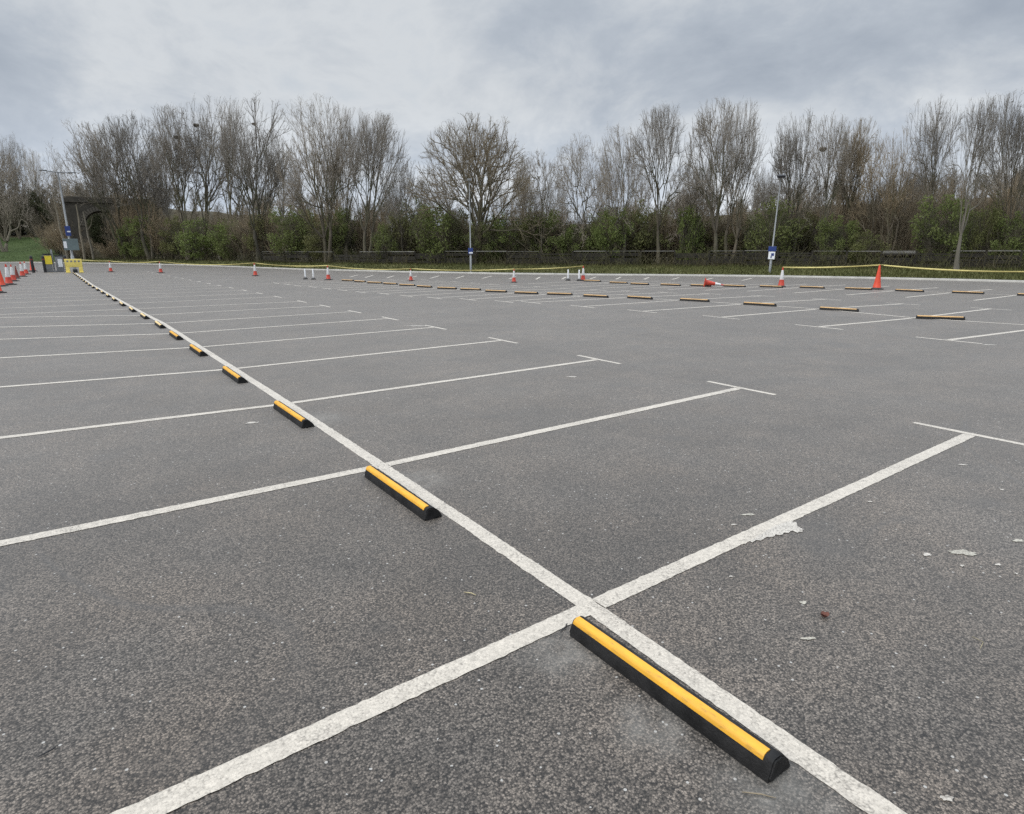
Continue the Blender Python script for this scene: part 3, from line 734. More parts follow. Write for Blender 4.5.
def spawn(rs, P, R, L, num, t0, t1, ang, angv, ratio, taper, n, wob, up, rmul, rmin, bias=None):
    """children of each path"""
    B, m, _ = P.shape
    t = (np.arange(num)[None, :]+rs.rand(B, num))/num; t = t0+(t1-t0)*t
    ft = t*(m-1); i0 = np.clip(ft.astype(int), 0, m-2); fr = (ft-i0)[..., None]
    bi = np.arange(B)[:, None]
    base = P[bi, i0]*(1-fr)+P[bi, i0+1]*fr; T = P[bi, i0+1]-P[bi, i0]; T /= np.linalg.norm(T, axis=-1, keepdims=True)+1e-9
    rad = R[bi, i0]*(1-fr[..., 0])+R[bi, i0+1]*fr[..., 0]
    U, V = frames(T)
    az = rs.rand(B, 1)*6.283+np.arange(num)[None, :]*2.4+rs.randn(B, num)*0.5
    an = np.radians(ang+angv*rs.randn(B, num))
    d = T*np.cos(an)[..., None]+(U*np.cos(az)[..., None]+V*np.sin(az)[..., None])*np.sin(an)[..., None]
    d[..., 2] += 0.12
    ln = L[:, None]*ratio*(1-taper*t)*(0.7+0.6*rs.rand(B, num))
    base = base.reshape(-1, 3); d = d.reshape(-1, 3); ln = ln.reshape(-1)
    r0 = np.maximum(np.minimum(rad.reshape(-1)*rmul, 0.9*rad.reshape(-1)), rmin)
    P2 = grow(rs, base, d, ln, n, wob, up)
    R2 = r0[:, None]*np.linspace(1, 0.35, n)[None, :]; R2 = np.maximum(R2, rmin*0.7)
    return P2, R2, ln

def tree_meshes(seed, H, width, lean=(0, 0), style='ash', dens=1.0, twig=0.0088):
    """stems that fork again and again into a fan, with side twigs along every fork"""
    rs = np.random.RandomState(seed)
    S = dict(ash=dict(st=1, spread=.03, tr=.30, lev=9, aA=12, aB=33, dec=.87, up=.018, wob=.07, n0=5, lo=6, hi=38),
             vase=dict(st=2, spread=.13, tr=.27, lev=9, aA=12, aB=31, dec=.87, up=.020, wob=.065, n0=4, lo=5, hi=38),
             round=dict(st=1, spread=.02, tr=.22, lev=9, aA=14, aB=30, dec=.885, up=.004, wob=.05, n0=10, lo=6, hi=70),
             multi=dict(st=5, spread=.32, tr=.25, lev=8, aA=13, aB=31, dec=.87, up=.018, wob=.06, n0=2, lo=8, hi=24),
             crooked=dict(st=2, spread=.18, tr=.28, lev=9, aA=24, aB=42, dec=.85, up=.03, wob=.12, n0=3, lo=15, hi=42),
             thin=dict(st=2, spread=.10, tr=.30, lev=8, aA=11, aB=30, dec=.86, up=.025, wob=.07, n0=3, lo=5, hi=34))[style]
    st = S['st']
    az = rs.rand()*6.28+np.arange(st)*6.283/st+rs.randn(st)*0.3
    sp = S['spread']*(0.6+0.8*rs.rand(st))
    d = np.stack([np.cos(az)*sp, np.sin(az)*sp, np.ones(st)], 1)
    base = np.stack([np.cos(az)*0.15*(st > 1), np.sin(az)*0.15*(st > 1), np.full(st, -0.3)], 1)
    L = H*S['tr']*(0.8+0.4*rs.rand(st)); r = (0.0175 if st == 1 else 0.0150 if st < 4 else 0.011)*H*(0.85+0.3*rs.rand(st))
    if style == 'thin': r = r*0.65
    thick, fine, allp = [], [], []
    pts = 8
    for lev in range(S['lev']):
        P = grow(rs, base, d, L, pts, S['wob']*(0.6 if lev == 0 else 1.0), S['up']*(1.2 if lev > 1 else 0.5))
        rend = np.maximum(r*0.86, twig)
        R = r[:, None]+(rend-r)[:, None]*np.linspace(0, 1, pts)[None]
        if lev == 0: R[:, 0] *= 1.3; R[:, 1] *= 1.08
        k = 9 if lev == 0 else 7 if lev < 3 else 5 if lev < 5 else 3
        (thick if lev < 5 else fine).append(tubes(P, R, k)); allp.append(P)
        if lev >= 4:                                             # side twigs, finer and shorter
            ns = 2 if lev < 5 else 2
            T1, Q1, l1 = spawn(rs, P, R, np.maximum(L, H*0.05), ns, 0.1, 0.95, 32, 9, 0.75, 0.1, 4, 0.10, 0.07, 0.45, twig)
            fine.append(tubes(T1, Q1, 3)); allp.append(T1)
            T2, Q2, l2 = spawn(rs, T1, Q1, l1, 1, 0.15, 0.95, 30, 10, 0.6, 0.2, 3, 0.10, 0.06, 0.6, twig*0.85)
            fine.append(tubes(T2, Q2, 3))
        # fork
        tip = P[:, -1]; T = P[:, -1]-P[:, -2]
        if lev == 0: fork0 = tip.copy()
        T = P[:, -1]-P[:, -2]; T /= np.linalg.norm(T, axis=1, keepdims=True)
        U, V = frames(T); phi = rs.rand(len(T))*6.28
        nb, nd, nl, nr = [], [], [], []
        third = rs.rand(len(T)) < 0.10
        if lev == 0:
            forks = [(S['lo']+(S['hi']-S['lo'])*(((q*0.618+rs.rand()*0.2) % 1.0) if q else 0.0), 1.0 if q else 1.05, (.92 if q == 0 else .70), None, q*6.283/max(1, S['n0']-1)+rs.randn()*.3) for q in range(S['n0'])]
        else:
            forks = [(-S['aA'], 1.0, .94, None, 0), (S['aB'], .94, .76, None, 0), (S['aB']*0.9, .90, .66, third, 1.9)]
        for c, (ang, lr, rr, msk, pa) in enumerate(forks):
            an = np.radians(ang*(0.75+0.5*rs.rand(len(T)))); ph = phi+pa
            dd = T*np.cos(an)[:, None]+(U*np.cos(ph)[:, None]+V*np.sin(ph)[:, None])*np.sin(an)[:, None]
            ll = L*S['dec']*lr*(0.86+0.28*rs.rand(len(T))); r2 = np.maximum(rend*rr, twig)
            if lev == 0: ll = ll*0.68
            if msk is None: msk = rs.rand(len(T)) < (1.0 if c == 0 or lev < 3 else 0.90*dens)
            nb.append(tip[msk]); nd.append(dd[msk]); nl.append(ll[msk]); nr.append(r2[msk])
        base, d, L, r = np.concatenate(nb), np.concatenate(nd), np.concatenate(nl), np.concatenate(nr); pts = 5 if lev < 3 else 4
    A = np.concatenate([p.reshape(-1, 3) for p in allp])
    zmax = np.percentile(A[:, 2], 99.75); sz = H/zmax
    cx = np.median(A[:, 0]); cy = np.median(A[:, 1])
    rr = np.percentile(np.hypot(A[:, 0]-cx, A[:, 1]-cy), 96); sx = (width/2)/rr
    def base_fit(Q):
        Q = Q.copy(); t0 = np.clip(Q[:, 2]/zmax*3, 0.0, 1.0); f = 1+(sx-1)*t0      # trunks keep their girth
        t1 = np.clip(Q[:, 2]/zmax, 0, 1)**1.25
        Q[:, 0] = (Q[:, 0]-cx*t1)*f; Q[:, 1] = (Q[:, 1]-cy*t1)*f; Q[:, 2] *= sz
        return Q
    # crowns grow out to an uneven dome: reach is evened out direction by direction
    c0 = base_fit(fork0).mean(0); ax = np.array([width/2, width/2, max(0.3, H-c0[2])])
    B = (base_fit(A)-c0)/ax; PN = 2.3 if style == 'round' else 3.4 if style in ('ash', 'vase') else 2.8
    pn = lambda X: (np.hypot(X[:, 0], X[:, 1])**PN+np.abs(X[:, 2])**PN)**(1/PN)
    rho = np.linalg.norm(B, axis=1); rsp = pn(B); el = np.arcsin(np.clip(B[:, 2]/(rho+1e-6), -1, 1)); azm = np.arctan2(B[:, 1], B[:, 0])
    NE, NA = 7, 12
    ei = np.clip((el/(math.pi/2)*(NE-1)+0.5).astype(int), 0, NE-1); ai = ((azm+math.pi)/(2*math.pi)*NA).astype(int) % NA
    G = np.full((NE, NA), 1.0)
    for e in range(NE):
        for q in range(NA):
            mm = (ei == e) & (ai == q) & (el > -0.25)
            if mm.sum() > 25: G[e, q] = np.percentile(rsp[mm], 98.5)
            else: G[e, q] = 0.85
    G[NE-1, :] = G[NE-1, :].mean()
    for _ in range(1): G = 0.5*G+0.25*(np.roll(G, 1, 1)+np.roll(G, -1, 1))
    G = np.clip(G*(0.94+0.12*rs.rand(NE, NA)), 0.55, 1.8)
    def fit(vf):
        Q = base_fit(vf[0]); Bq = (Q-c0)/ax; rq = np.linalg.norm(Bq, axis=1)+1e-6; e = np.arcsin(np.clip(Bq[:, 2]/rq, -1, 1)); az_ = np.arctan2(Bq[:, 1], Bq[:, 0])
        fe = np.clip(e/(math.pi/2), 0, 1)*(NE-1); e0 = np.clip(fe.astype(int), 0, NE-2); te = fe-e0
        fa = (az_+math.pi)/(2*math.pi)*NA-0.5; a0 = np.floor(fa).astype(int); ta = fa-a0; a1 = (a0+1) % NA; a0 = a0 % NA
        gq = (G[e0, a0]*(1-ta)+G[e0, a1]*ta)*(1-te)+(G[e0+1, a0]*(1-ta)+G[e0+1, a1]*ta)*te
        wgt = np.clip((e+0.6)/0.5, 0, 1)*np.clip(rq/0.25, 0, 1); k = 1+(0.8/gq+0.2-1)*wgt
        rs_ = pn(Bq)*k; lim = 1.0; k = np.where(rs_ > lim, k*(lim+(rs_-lim)*0.35)/np.maximum(rs_, 1e-6), k)
        Q = c0+(Q-c0)*k[:, None]
        t = np.clip(Q[:, 2]/H, 0, 1.2)**1.3
        Q[:, 0] += lean[0]*t; Q[:, 1] += lean[1]*t
        return Q, vf[1]
    return fit(joinvf(thick)), fit(joinvf(fine))

def make_tree(px, dist, top_px, top_py, wpx, style, seed, lab, group='bare trees along the far verge', bark='bark', twigm='twig', dens=1.0, twig=0.0088, name='bare_tree', base_z=None, leandepth=0.0):
    off = dist-kerb(px); z0 = terrain(px, off) if base_z is None else base_z
    x, y = at(px, dist); H = zat(top_px, top_py, dist)-z0
    # sideways lean so that the crown's middle stands over the right spot
    tx, ty = at(top_px, dist); d = ray(top_px, top_py); n = math.hypot(d[0], d[1])
    tx, ty = CAM[0]+d[0]/n*dist, CAM[1]+d[1]/n*dist
    width = wpx*mpp(px, dist)*1.2
    tr, cr = tree_meshes(seed, H, width, (tx-x, ty-y), style, dens, twig*dist/48.0)
    r = empty(name, (x, y, z0-0.05)); tag(r, lab, 'tree', group)
    link_mesh('trunk', np_mesh('trunk', *tr, smooth=True), MT[bark], r)
    link_mesh('crown', np_mesh('crown', *cr, smooth=True), MT[twigm], r)
    return r

TREES = [
 # base px, metres beyond kerb, crown middle px, top py, crown width px, style, label
 (128, 9, 96, 124, 100, 'multi', 'wide bare tree leaning left above the stone arch', 'bark', 'twig'),
 (150, 8, 134, 114, 74, 'vase', 'bare tree with long arching limbs right of the stone arch', 'bark', 'twig'),
 (187, 8, 172, 107, 62, 'vase', 'bare tree forking low, with a bird nest high in its crown', 'bark', 'twig'),
 (206, 10, 206, 98, 56, 'ash', 'tall slim bare tree between two nest bearing trees on the left', 'bark', 'twig_grey'),
 (229, 11, 229, 99, 58, 'ash', 'tall bare tree with twisted stem left of the straight trunked one', 'bark', 'twig_grey'),
 (259, 8, 260, 100, 66, 'vase', 'straight bare tree behind the cone left of the white posts', 'bark', 'twig'),
 (327, 8, 314, 98, 78, 'vase', 'big bare tree with thick pale trunk and a limb arching left', 'bark', 'twig'),
 (345, 10, 350, 108, 46, 'ash', 'narrow bare tree close right of the thick trunked big tree', 'bark', 'twig'),
 (366, 8, 380, 114, 64, 'vase', 'bare tree spreading right, last before the gap in the skyline', 'bark', 'twig_grey'),
 (402, 9, 406, 160, 40, 'thin', 'small thin bare tree filling the skyline gap left of the round tree', 'bark', 'twig_grey'),
 (477, 9, 473, 115, 116, 'round', 'broad round crowned bare tree behind the middle lamp post', 'bark', 'twig_brown'),
 (541, 9, 539, 150, 48, 'thin', 'thin many stemmed bare tree right of the round crowned tree', 'bark', 'twig_grey'),
 (580, 10, 576, 135, 58, 'crooked', 'crooked bare tree with angular limbs in the middle', 'bark', 'twig'),
 (620, 8, 618, 128, 44, 'vase', 'narrow upright bare tree right of the crooked tree', 'bark', 'twig_grey'),
 (658, 8, 662, 105, 64, 'ash', 'tall fan shaped bare tree left of the shorter spreading tree', 'bark', 'twig'),
 (688, 9, 690, 165, 44, 'crooked', 'short spreading bare tree between two tall fan shaped trees', 'bark', 'twig'),
 (716, 8, 713, 99, 58, 'ash', 'tall bare tree, left of a close pair left of the right lamp post', 'bark', 'twig_grey'),
 (730, 9, 745, 102, 52, 'vase', 'tall bare tree leaning right, right of a close pair', 'bark', 'twig_grey'),
 (789, 10, 797, 113, 52, 'vase', 'bare tree just right of the lamp post with the floodlight', 'bark', 'twig'),
 (822, 9, 833, 116, 54, 'ash', 'leaning bare tree with a bird nest on the right side', 'bark', 'twig'),
 (845, 12, 862, 119, 46, 'vase', 'bare tree behind the leaning nest tree on the right', 'bark', 'twig_brown'),
 (885, 10, 889, 127, 64, 'multi', 'vase shaped bare tree of many brown stems behind the orange cone', 'bark', 'twig_brown'),
 (928, 9, 935, 99, 62, 'ash', 'tall bare tree with a long limb reaching left, left of the pale trunk', 'bark', 'twig'),
 (960, 5, 984, 97, 60, 'ash', 'bare tree with pale leaning trunk standing on the grass by the tape', 'bark_pale', 'twig'),
 (1008, 9, 1016, 92, 66, 'vase', 'tall bare tree at the right edge of the picture', 'bark', 'twig'),
 (1052, 9, 1066, 95, 66, 'vase', 'bare tree beyond the right edge with twigs reaching in', 'bark', 'twig'),
 (4, 14, 4, 150, 52, 'crooked', 'pale trunked small tree on the lawn at the left edge', 'bark_pale', 'twig_grey'),
]
for i, t in enumerate(TREES):
    make_tree(t[0], kerb(t[0])+t[1], t[2], t[3], t[4], t[5], 100+i*17, t[6], bark=t[7], twigm=t[8])

# pale slender trunks by the left lamp post
for i, (px, px2, py2, lab) in enumerate(((66, 53, 196, 'pale forked dead stem leaning left behind the lamp post'), (83, 76, 204, 'pale slender dead trunk left of the stone arch'), (92, 83, 211, 'second pale slender dead trunk, nearest the stone arch'))):
    dist = kerb(px)+4+i; x, y = at(px, dist); z0 = terrain(px, dist-kerb(px)); d = ray(px2, py2); nn = math.hypot(d[0], d[1])
    tx, ty, tz = CAM[0]+d[0]/nn*dist-x, CAM[1]+d[1]/nn*dist-y, zat(px2, py2, dist)-z0
    r = empty('dead_tree', (x, y, z0-0.05)); tag(r, lab, 'tree', 'pale dead trunks by the stone bridge')
    MB().tube([(0, 0, 0), (tx*.22+.05, ty*.22, tz*.25), (tx*.5-.05, ty*.5, tz*.5), (tx*.77+.04, ty*.77, tz*.75), (tx, ty, tz)], [.17, .15, .13, .10, .06], 9).build('trunk', MT['bark_pale'], r, 60)
    MB().tube([(tx*.6, ty*.6, tz*.6), (tx*.6+.5, ty*.6-.3, tz*.72), (tx*.6+.8, ty*.6-.5, tz*.9)], [.06, .04, .02], 7).build('limb', MT['bark_pale'], r, 60)

# back row of trees, thinner and partly hidden: a few meshes reused by copies
BACK = [(-14, 40, 140, 46), (14, 45, 128, 44), (33, 48, 136, 30), (48, 42, 150, 30), (70, 30, 150, 36), (110, 24, 140, 44), (168, 22, 128, 44), (246, 22, 128, 44), (286, 24, 132, 40), (303, 20, 150, 36), (338, 22, 140, 40), (392, 20, 168, 34), (424, 22, 176, 34),
        (446, 20, 178, 34), (506, 20, 172, 36), (524, 18, 158, 34), (556, 22, 168, 36), (600, 20, 165, 36), (640, 18, 168, 34), (674, 22, 172, 36), (700, 20, 150, 34), (758, 18, 160, 34), (772, 22, 178, 40), (810, 18, 172, 36), (872, 18, 160, 36), (906, 18, 150, 36), (950, 20, 158, 36), (996, 18, 150, 38), (1036, 18, 150, 40)]
protos = []
for j, stl in enumerate(('ash', 'vase', 'crooked', 'thin', 'multi')):
    tr, cr = tree_meshes(900+j, 12.0, 7.0, (0, 0), stl, 0.85, 0.013)
    protos.append((np_mesh('trunk', *tr, smooth=True), np_mesh('crown', *cr, smooth=True)))
    protos[-1][0].materials.append(MT['bark']); protos[-1][1].materials.append(MT['twig_grey'])
for i, (px, off, ty_, wpx) in enumerate(sorted(BACK)):
    dist = kerb(px)+off; z0 = terrain(px, off); x, y = at(px, dist); H = zat(px, ty_, dist)-z0; wd = wpx*mpp(px, dist)
    r = empty('bare_tree', (x, y, z0-0.1), random.uniform(0, 6.28))
    tag(r, 'slender bare tree, %s from the left in the thin back row' % ordinal(i+1), 'tree', 'thin bare trees in the back row')
    pr = protos[(i*3+1) % 5]
    a = link_mesh('trunk', pr[0], None, r); b = link_mesh('crown', pr[1], None, r)
    if px < 60:  # far-left trees get paler colours in place of distance haze
        for oo, mm in ((a, MT['bark_pale']), (b, MT['twig_haze'])): oo.material_slots[0].link = 'OBJECT'; oo.material_slots[0].material = mm
    r.scale = (wd/7.0, wd/7.0, H/12.0)

# bird nests: bowls of short sticks
for px, py, dist, s, lab in ((177, 137, kerb(187)+8, 0.33, 'large dark nest of sticks high in the left forked tree'), (196, 125, kerb(206)+10, 0.30, 'mossy nest of sticks in the tall slim tree'),
                             (254, 124, kerb(259)+8, 0.20, 'small nest of sticks in the straight tree behind the cone'), (823, 149, kerb(822)+9, 0.20, 'nest of sticks in the leaning tree on the right')):
    rs = np.random.RandomState(int(px)); nst = 260
    u = rs.randn(nst, 3); u /= np.linalg.norm(u, axis=1, keepdims=True); c = u*(0.55+0.45*rs.rand(nst, 1))*np.array([1, 1, 0.7]); c[:, 2] = np.where(c[:, 2] > 0.35, 0.35-0.3*rs.rand(nst), c[:, 2]); c[:, 0] *= 1+0.3*c[:, 2]
    d = rs.randn(nst, 3)*np.array([1, 1, .4]); d /= np.linalg.norm(d, axis=1, keepdims=True)
    P = (c[:, None, :]+d[:, None, :]*np.linspace(-.45, .45, 3)[None, :, None])*s
    v, f = tubes(P, np.full((nst, 3), 0.014), 4); d3 = ray(px, py); nn = math.hypot(d3[0], d3[1])
    o = link_mesh('bird_nest', np_mesh('bird_nest', v, f), MT['twig']); o.location = (CAM[0]+d3[0]/nn*dist, CAM[1]+d3[1]/nn*dist, zat(px, py, dist))
    tag(o, lab, 'nest')

# ------------------------------------------------------------------ shrubs
def leafy_meshes(seed, leaves=5200, clumps=46, size=0.085, tall=1.0):
    """unit shrub: about 1 wide (radius 1) and 2 high"""
    rs = np.random.RandomState(seed)
    u = rs.randn(clumps, 3); u /= np.linalg.norm(u, axis=1, keepdims=True)
    c = u*(0.35+0.60*rs.rand(clumps, 1)**0.6); c[:, 2] = c[:, 2]*1.0+1.02
    c[:, :2] *= (0.72+0.5*rs.rand(clumps, 1)); rad = 0.16+0.22*rs.rand(clumps)
    w = rad**2; w /= w.sum(); idx = rs.choice(clumps, leaves, p=w)
    p = rs.randn(leaves, 3); p /= np.linalg.norm(p, axis=1, keepdims=True); p = c[idx]+p*(rad[idx]*rs.rand(leaves)**0.5)[:, None]*np.array([1, 1, .85])
    p[:, 2] = np.abs(p[:, 2])
    t = rs.randn(leaves, 3); t /= np.linalg.norm(t, axis=1, keepdims=True); q = np.cross(t, rs.randn(leaves, 3)); q /= np.linalg.norm(q, axis=1, keepdims=True)
    s = size*0.5*(0.6+0.8*rs.rand(leaves, 1))
    v = np.stack([p-t*s, p+q*s*0.55, p+t*s, p-q*s*0.55], 1).reshape(-1, 3)
    lf = (v, np.arange(leaves*4).reshape(-1, 4))
    ns = 16; az = rs.rand(ns)*6.28; sp = 0.15+0.7*rs.rand(ns)
    P0 = grow(rs, np.stack([np.cos(az)*.1, np.sin(az)*.1, np.full(ns, -0.05)], 1), np.stack([np.cos(az)*sp, np.sin(az)*sp, np.ones(ns)], 1), 1.3+0.6*rs.rand(ns), 7, 0.12, 0.05)
    R0 = np.full((ns, 1), 0.016)*np.linspace(1, .3, 7)[None, :]
    P1, R1, L1 = spawn(rs, P0, R0, np.full(ns, 1.6), 14, 0.2, 1.0, 38, 12, 0.42, 0.4, 4, 0.15, 0.08, 0.6, 0.0045)
    P2, R2, L2 = spawn(rs, P1, R1, L1, 5, 0.2, 1.0, 38, 12, 0.5, 0.3, 3, 0.15, 0.08, 0.6, 0.0034)
    return joinvf([tubes(P0, R0, 5), tubes(P1, R1, 3), tubes(P2, R2, 3)]), lf

def twiggy_meshes(seed):
    rs = np.random.RandomState(seed); ns = 34; az = rs.rand(ns)*6.28; sp = 0.08+0.75*rs.rand(ns); rr = rs.rand(ns)*0.55
    P0 = grow(rs, np.stack([np.cos(az)*rr, np.sin(az)*rr, np.full(ns, -0.05)], 1), np.stack([np.cos(az)*sp*.6, np.sin(az)*sp*.6, np.ones(ns)], 1), 1.2+0.9*rs.rand(ns), 8, 0.10, 0.05)
    R0 = (0.010+0.012*rs.rand(ns))[:, None]*np.linspace(1, .3, 8)[None, :]
    P1, R1, L1 = spawn(rs, P0, R0, np.full(ns, 1.7), 13, 0.10, 1.0, 32, 12, 0.40, 0.4, 5, 0.15, 0.09, 0.6, 0.0048)
    P2, R2, L2 = spawn(rs, P1, R1, L1, 8, 0.15, 1.0, 36, 12, 0.5, 0.3, 3, 0.15, 0.08, 0.6, 0.0034)
    return tubes(P0, R0, 5), joinvf([tubes(P1, R1, 3), tubes(P2, R2, 3)])

LEAFY, TWIGGY = [], []
for j in range(6):
    a, b = leafy_meshes(40+j, 4000)
    LEAFY.append((np_mesh('stem', *a, smooth=True), np_mesh('foliage', *b)))
    LEAFY[-1][0].materials.append(MT['bark']); LEAFY[-1][1].materials.append(MT['leaf' if j % 3 else 'leaf_olive'])
a, b = leafy_meshes(77, 11000, 60, 0.075); DARK = (np_mesh('stem', *a, smooth=True), np_mesh('foliage', *b)); DARK[0].materials.append(MT['bark']); DARK[1].materials.append(MT['leaf_dark'])
for j in range(5):
    a, b = twiggy_meshes(60+j); TWIGGY.append((np_mesh('stem', *a, smooth=True), np_mesh('twigs', *b)))
    TWIGGY[-1][0].materials.append(MT['bark']); TWIGGY[-1][1].materials.append(MT['twig_brown'])

def put_shrub(kind, px, off, toppy, wpx, lab, group, pr):
    dist = kerb(px)+off; z0 = terrain(px, off); x, y = at(px, dist); H = max(1.0, zat(px, toppy, dist)-z0); wd = wpx*mpp(px, dist)/2
    r = empty(kind, (x, y, z0-0.05), random.uniform(0, 6.28)); tag(r, lab, 'shrub', group)
    r.scale = (wd, wd, H/2.05)
    for me, nm in zip(pr, ('stem', 'foliage' if kind != 'bare_shrub' else 'twigs')): link_mesh(nm, me, None, r)
    return r

# (px, metres beyond kerb, top py, width px)
GREEN = [(482, 11, 220, 36), (575, 11, 216, 40), (632, 12, 214, 40), (690, 12, 214, 40), (715, 13, 210, 40), (405, 12, 208, 34), (325, 12, 218, 34), (180, 11, 220, 40), (262, 12, 214, 40), (150, 12, 222, 40), (206, 12, 214, 46), (232, 11, 224, 40), (294, 11, 206, 42), (312, 13, 212, 36), (345, 12, 222, 36), (388, 10, 218, 40), (418, 13, 190, 36), (440, 10, 212, 44), (462, 13, 214, 36), (500, 12, 218, 36), (528, 11, 210, 42),
         (552, 13, 212, 40), (590, 13, 214, 40), (610, 10, 222, 34), (640, 13, 206, 40), (662, 14, 202, 40), (752, 12, 214, 40), (772, 11, 206, 44), (800, 13, 214, 40), (828, 11, 218, 42), (866, 9, 232, 46), (846, 12, 214, 38), (940, 11, 198, 48), (960, 13, 206, 44), (986, 12, 200, 46), (1012, 10, 210, 44), (1040, 12, 204, 48), (128, 10, 232, 30)]
BROWN = [(74, 14, 190, 26), (141, 12, 188, 40), (128, 13, 196, 26), (86, 9, 240, 30), (112, 10, 241, 30), (136, 14, 212, 44), (168, 12, 210, 44), (186, 14, 218, 40), (222, 13, 212, 40), (250, 12, 208, 44), (272, 11, 206, 42), (330, 13, 202, 44), (362, 13, 206, 44), (376, 14, 208, 40), (404, 12, 210, 40), (424, 14, 214, 40), (455, 15, 220, 36), (484, 10, 214, 44), (512, 13, 214, 40), (540, 14, 206, 40),
         (566, 12, 208, 42), (604, 13, 208, 42), (626, 11, 206, 44), (650, 12, 206, 44), (676, 11, 202, 48), (698, 12, 206, 44), (722, 11, 208, 44), (740, 13, 206, 44), (782, 13, 204, 44), (812, 13, 196, 44), (840, 14, 188, 44), (858, 12, 186, 48), (880, 12, 184, 50), (904, 11, 186, 50), (922, 13, 186, 46), (950, 14, 182, 46), (975, 14, 184, 46), (1000, 14, 182, 48), (1028, 13, 184, 50), (56, 12, 226, 30), (72, 11, 216, 34)]
for i, t in enumerate(sorted(GREEN)):
    t = (t[0], max(8.4, t[1]-3.2+2.6*((i*7) % 5)/4), t[2]-8+6*((i*11) % 7)/3-(10 if i % 4 == 1 else 0), t[3]*(0.75+0.14*((i*3) % 5)))
    put_shrub('leafy_shrub', *t, 'green leafing shrub, %s from the left behind the far verge' % ordinal(i+1), 'green shrubs in the thicket', LEAFY[(i*5+2) % 6])
for i, t in enumerate(sorted(BROWN)):
    put_shrub('bare_shrub', *t, 'brown leafless thicket shrub, %s from the left behind the far verge' % ordinal(i+1), 'brown bare shrubs in the thicket', TWIGGY[(i*3+1) % 5])
for px, off, tp, w, lab in ((104, 30, 208, 34, 'dark shrub added behind the stone arch to darken its opening'), (40, 40, 192, 34, 'tall dark evergreen shrub above the lawn on the left'), (22, 42, 212, 40, 'lower dark evergreen shrub left of the tall one above the lawn'), (3, 44, 206, 34, 'dark evergreen shrub by the left edge above the lawn'), (-24, 42, 200, 40, 'dark evergreen shrub beyond the left edge above the lawn')):  # the shrub behind the arch is added to make the opening dark
    put_shrub('evergreen_shrub', px, off, tp, w, lab, 'dark evergreen shrubs on the left', DARK)

# ------------------------------------------------------------------ grass, undergrowth and the far wood (nobody could count these)
rs = np.random.RandomState(11)
def blades(n, pxr, offr, h, w, dead=0.0):
    px = pxr[0]+(pxr[1]-pxr[0])*rs.rand(n); off = offr[0]+(offr[1]-offr[0])*rs.rand(n)
    vs = np.zeros((n, 3, 3))
    for i in range(n):
        x, y = at(px[i], kerb(px[i])+off[i]); z = terrain(px[i], off[i]); a = rs.rand()*6.28; hh = h*(0.5+rs.rand()); ln = rs.randn(2)*hh*0.35
        vs[i] = ((x-math.cos(a)*w, y-math.sin(a)*w, z), (x+math.cos(a)*w, y+math.sin(a)*w, z), (x+ln[0], y+ln[1], z+hh))
    return vs.reshape(-1, 3), np.arange(n*3).reshape(-1, 3)
v1 = blades(26000, (60, 1120), (0.2, 8), 0.16, 0.03)
tag(link_mesh('verge_grass', np_mesh('verge_grass', *v1), MT['grass']), 'rough spring grass growing on the verge behind the kerb', 'grass', kind='stuff')
v2 = blades(6000, (-60, 62), (2, 36), 0.12, 0.04)
tag(link_mesh('lawn_grass', np_mesh('lawn_grass', *v2), MT['lawn']), 'short bright grass on the bank at the left', 'grass', kind='stuff')
# brambles and dead stalks at the foot of the thicket
nn = 6500; px = 76+1040*rs.rand(nn); off = 5.6+7.5*rs.rand(nn)**1.3; P = np.zeros((nn, 4, 3))
for i in range(nn):
    x, y = at(px[i], kerb(px[i])+off[i]); z = terrain(px[i], off[i]); hh = 0.35+1.5*rs.rand()**2.2; d = rs.randn(2)*0.4*hh
    for k, t in enumerate((0, .4, .75, 1)): P[i, k] = (x+d[0]*t*t+rs.randn()*.03, y+d[1]*t*t+rs.randn()*.03, z+hh*t*(1-0.15*t))
v, f = tubes(P, np.repeat((0.014*np.array([1, .9, .7, .5]))[None], nn, 0), 3)
tag(link_mesh('undergrowth', np_mesh('undergrowth', v, f), MT['bramble']), 'brown brambles and dead stalks at the foot of the thicket', 'undergrowth', kind='stuff')
# far wood: bare trees massed on the rising land
lo = []
for j in range(4):
    r2 = np.random.RandomState(300+j)
    d0 = np.array([[0.05, 0, 1.0], [0.2, 0.1, 1], [-0.2, 0.1, 1]]); P0 = grow(r2, np.zeros((3, 3)), d0, np.array([1., .95, .9]), 8, .07, .02); R0 = np.full((3, 1), .016)*np.linspace(1, .2, 8)[None]
    P1, R1, L1 = spawn(r2, P0, R0, np.array([1., .95, .9]), 9, .15, .98, 34, 8, .46, .45, 5, .1, .09, .6, .004)
    P2, R2, L2 = spawn(r2, P1, R1, L1, 9, .15, 1, 36, 10, .45, .4, 4, .14, .09, .6, .0024)
    P3, R3, L3 = spawn(r2, P2, R2, L2, 5, .15, 1, 36, 10, .5, .3, 3, .14, .09, .7, .0018)
    lo.append(joinvf([tubes(P0, R0, 4), tubes(P1, R1, 3), tubes(P2, R2, 3), tubes(P3, R3, 3)]))
parts = []
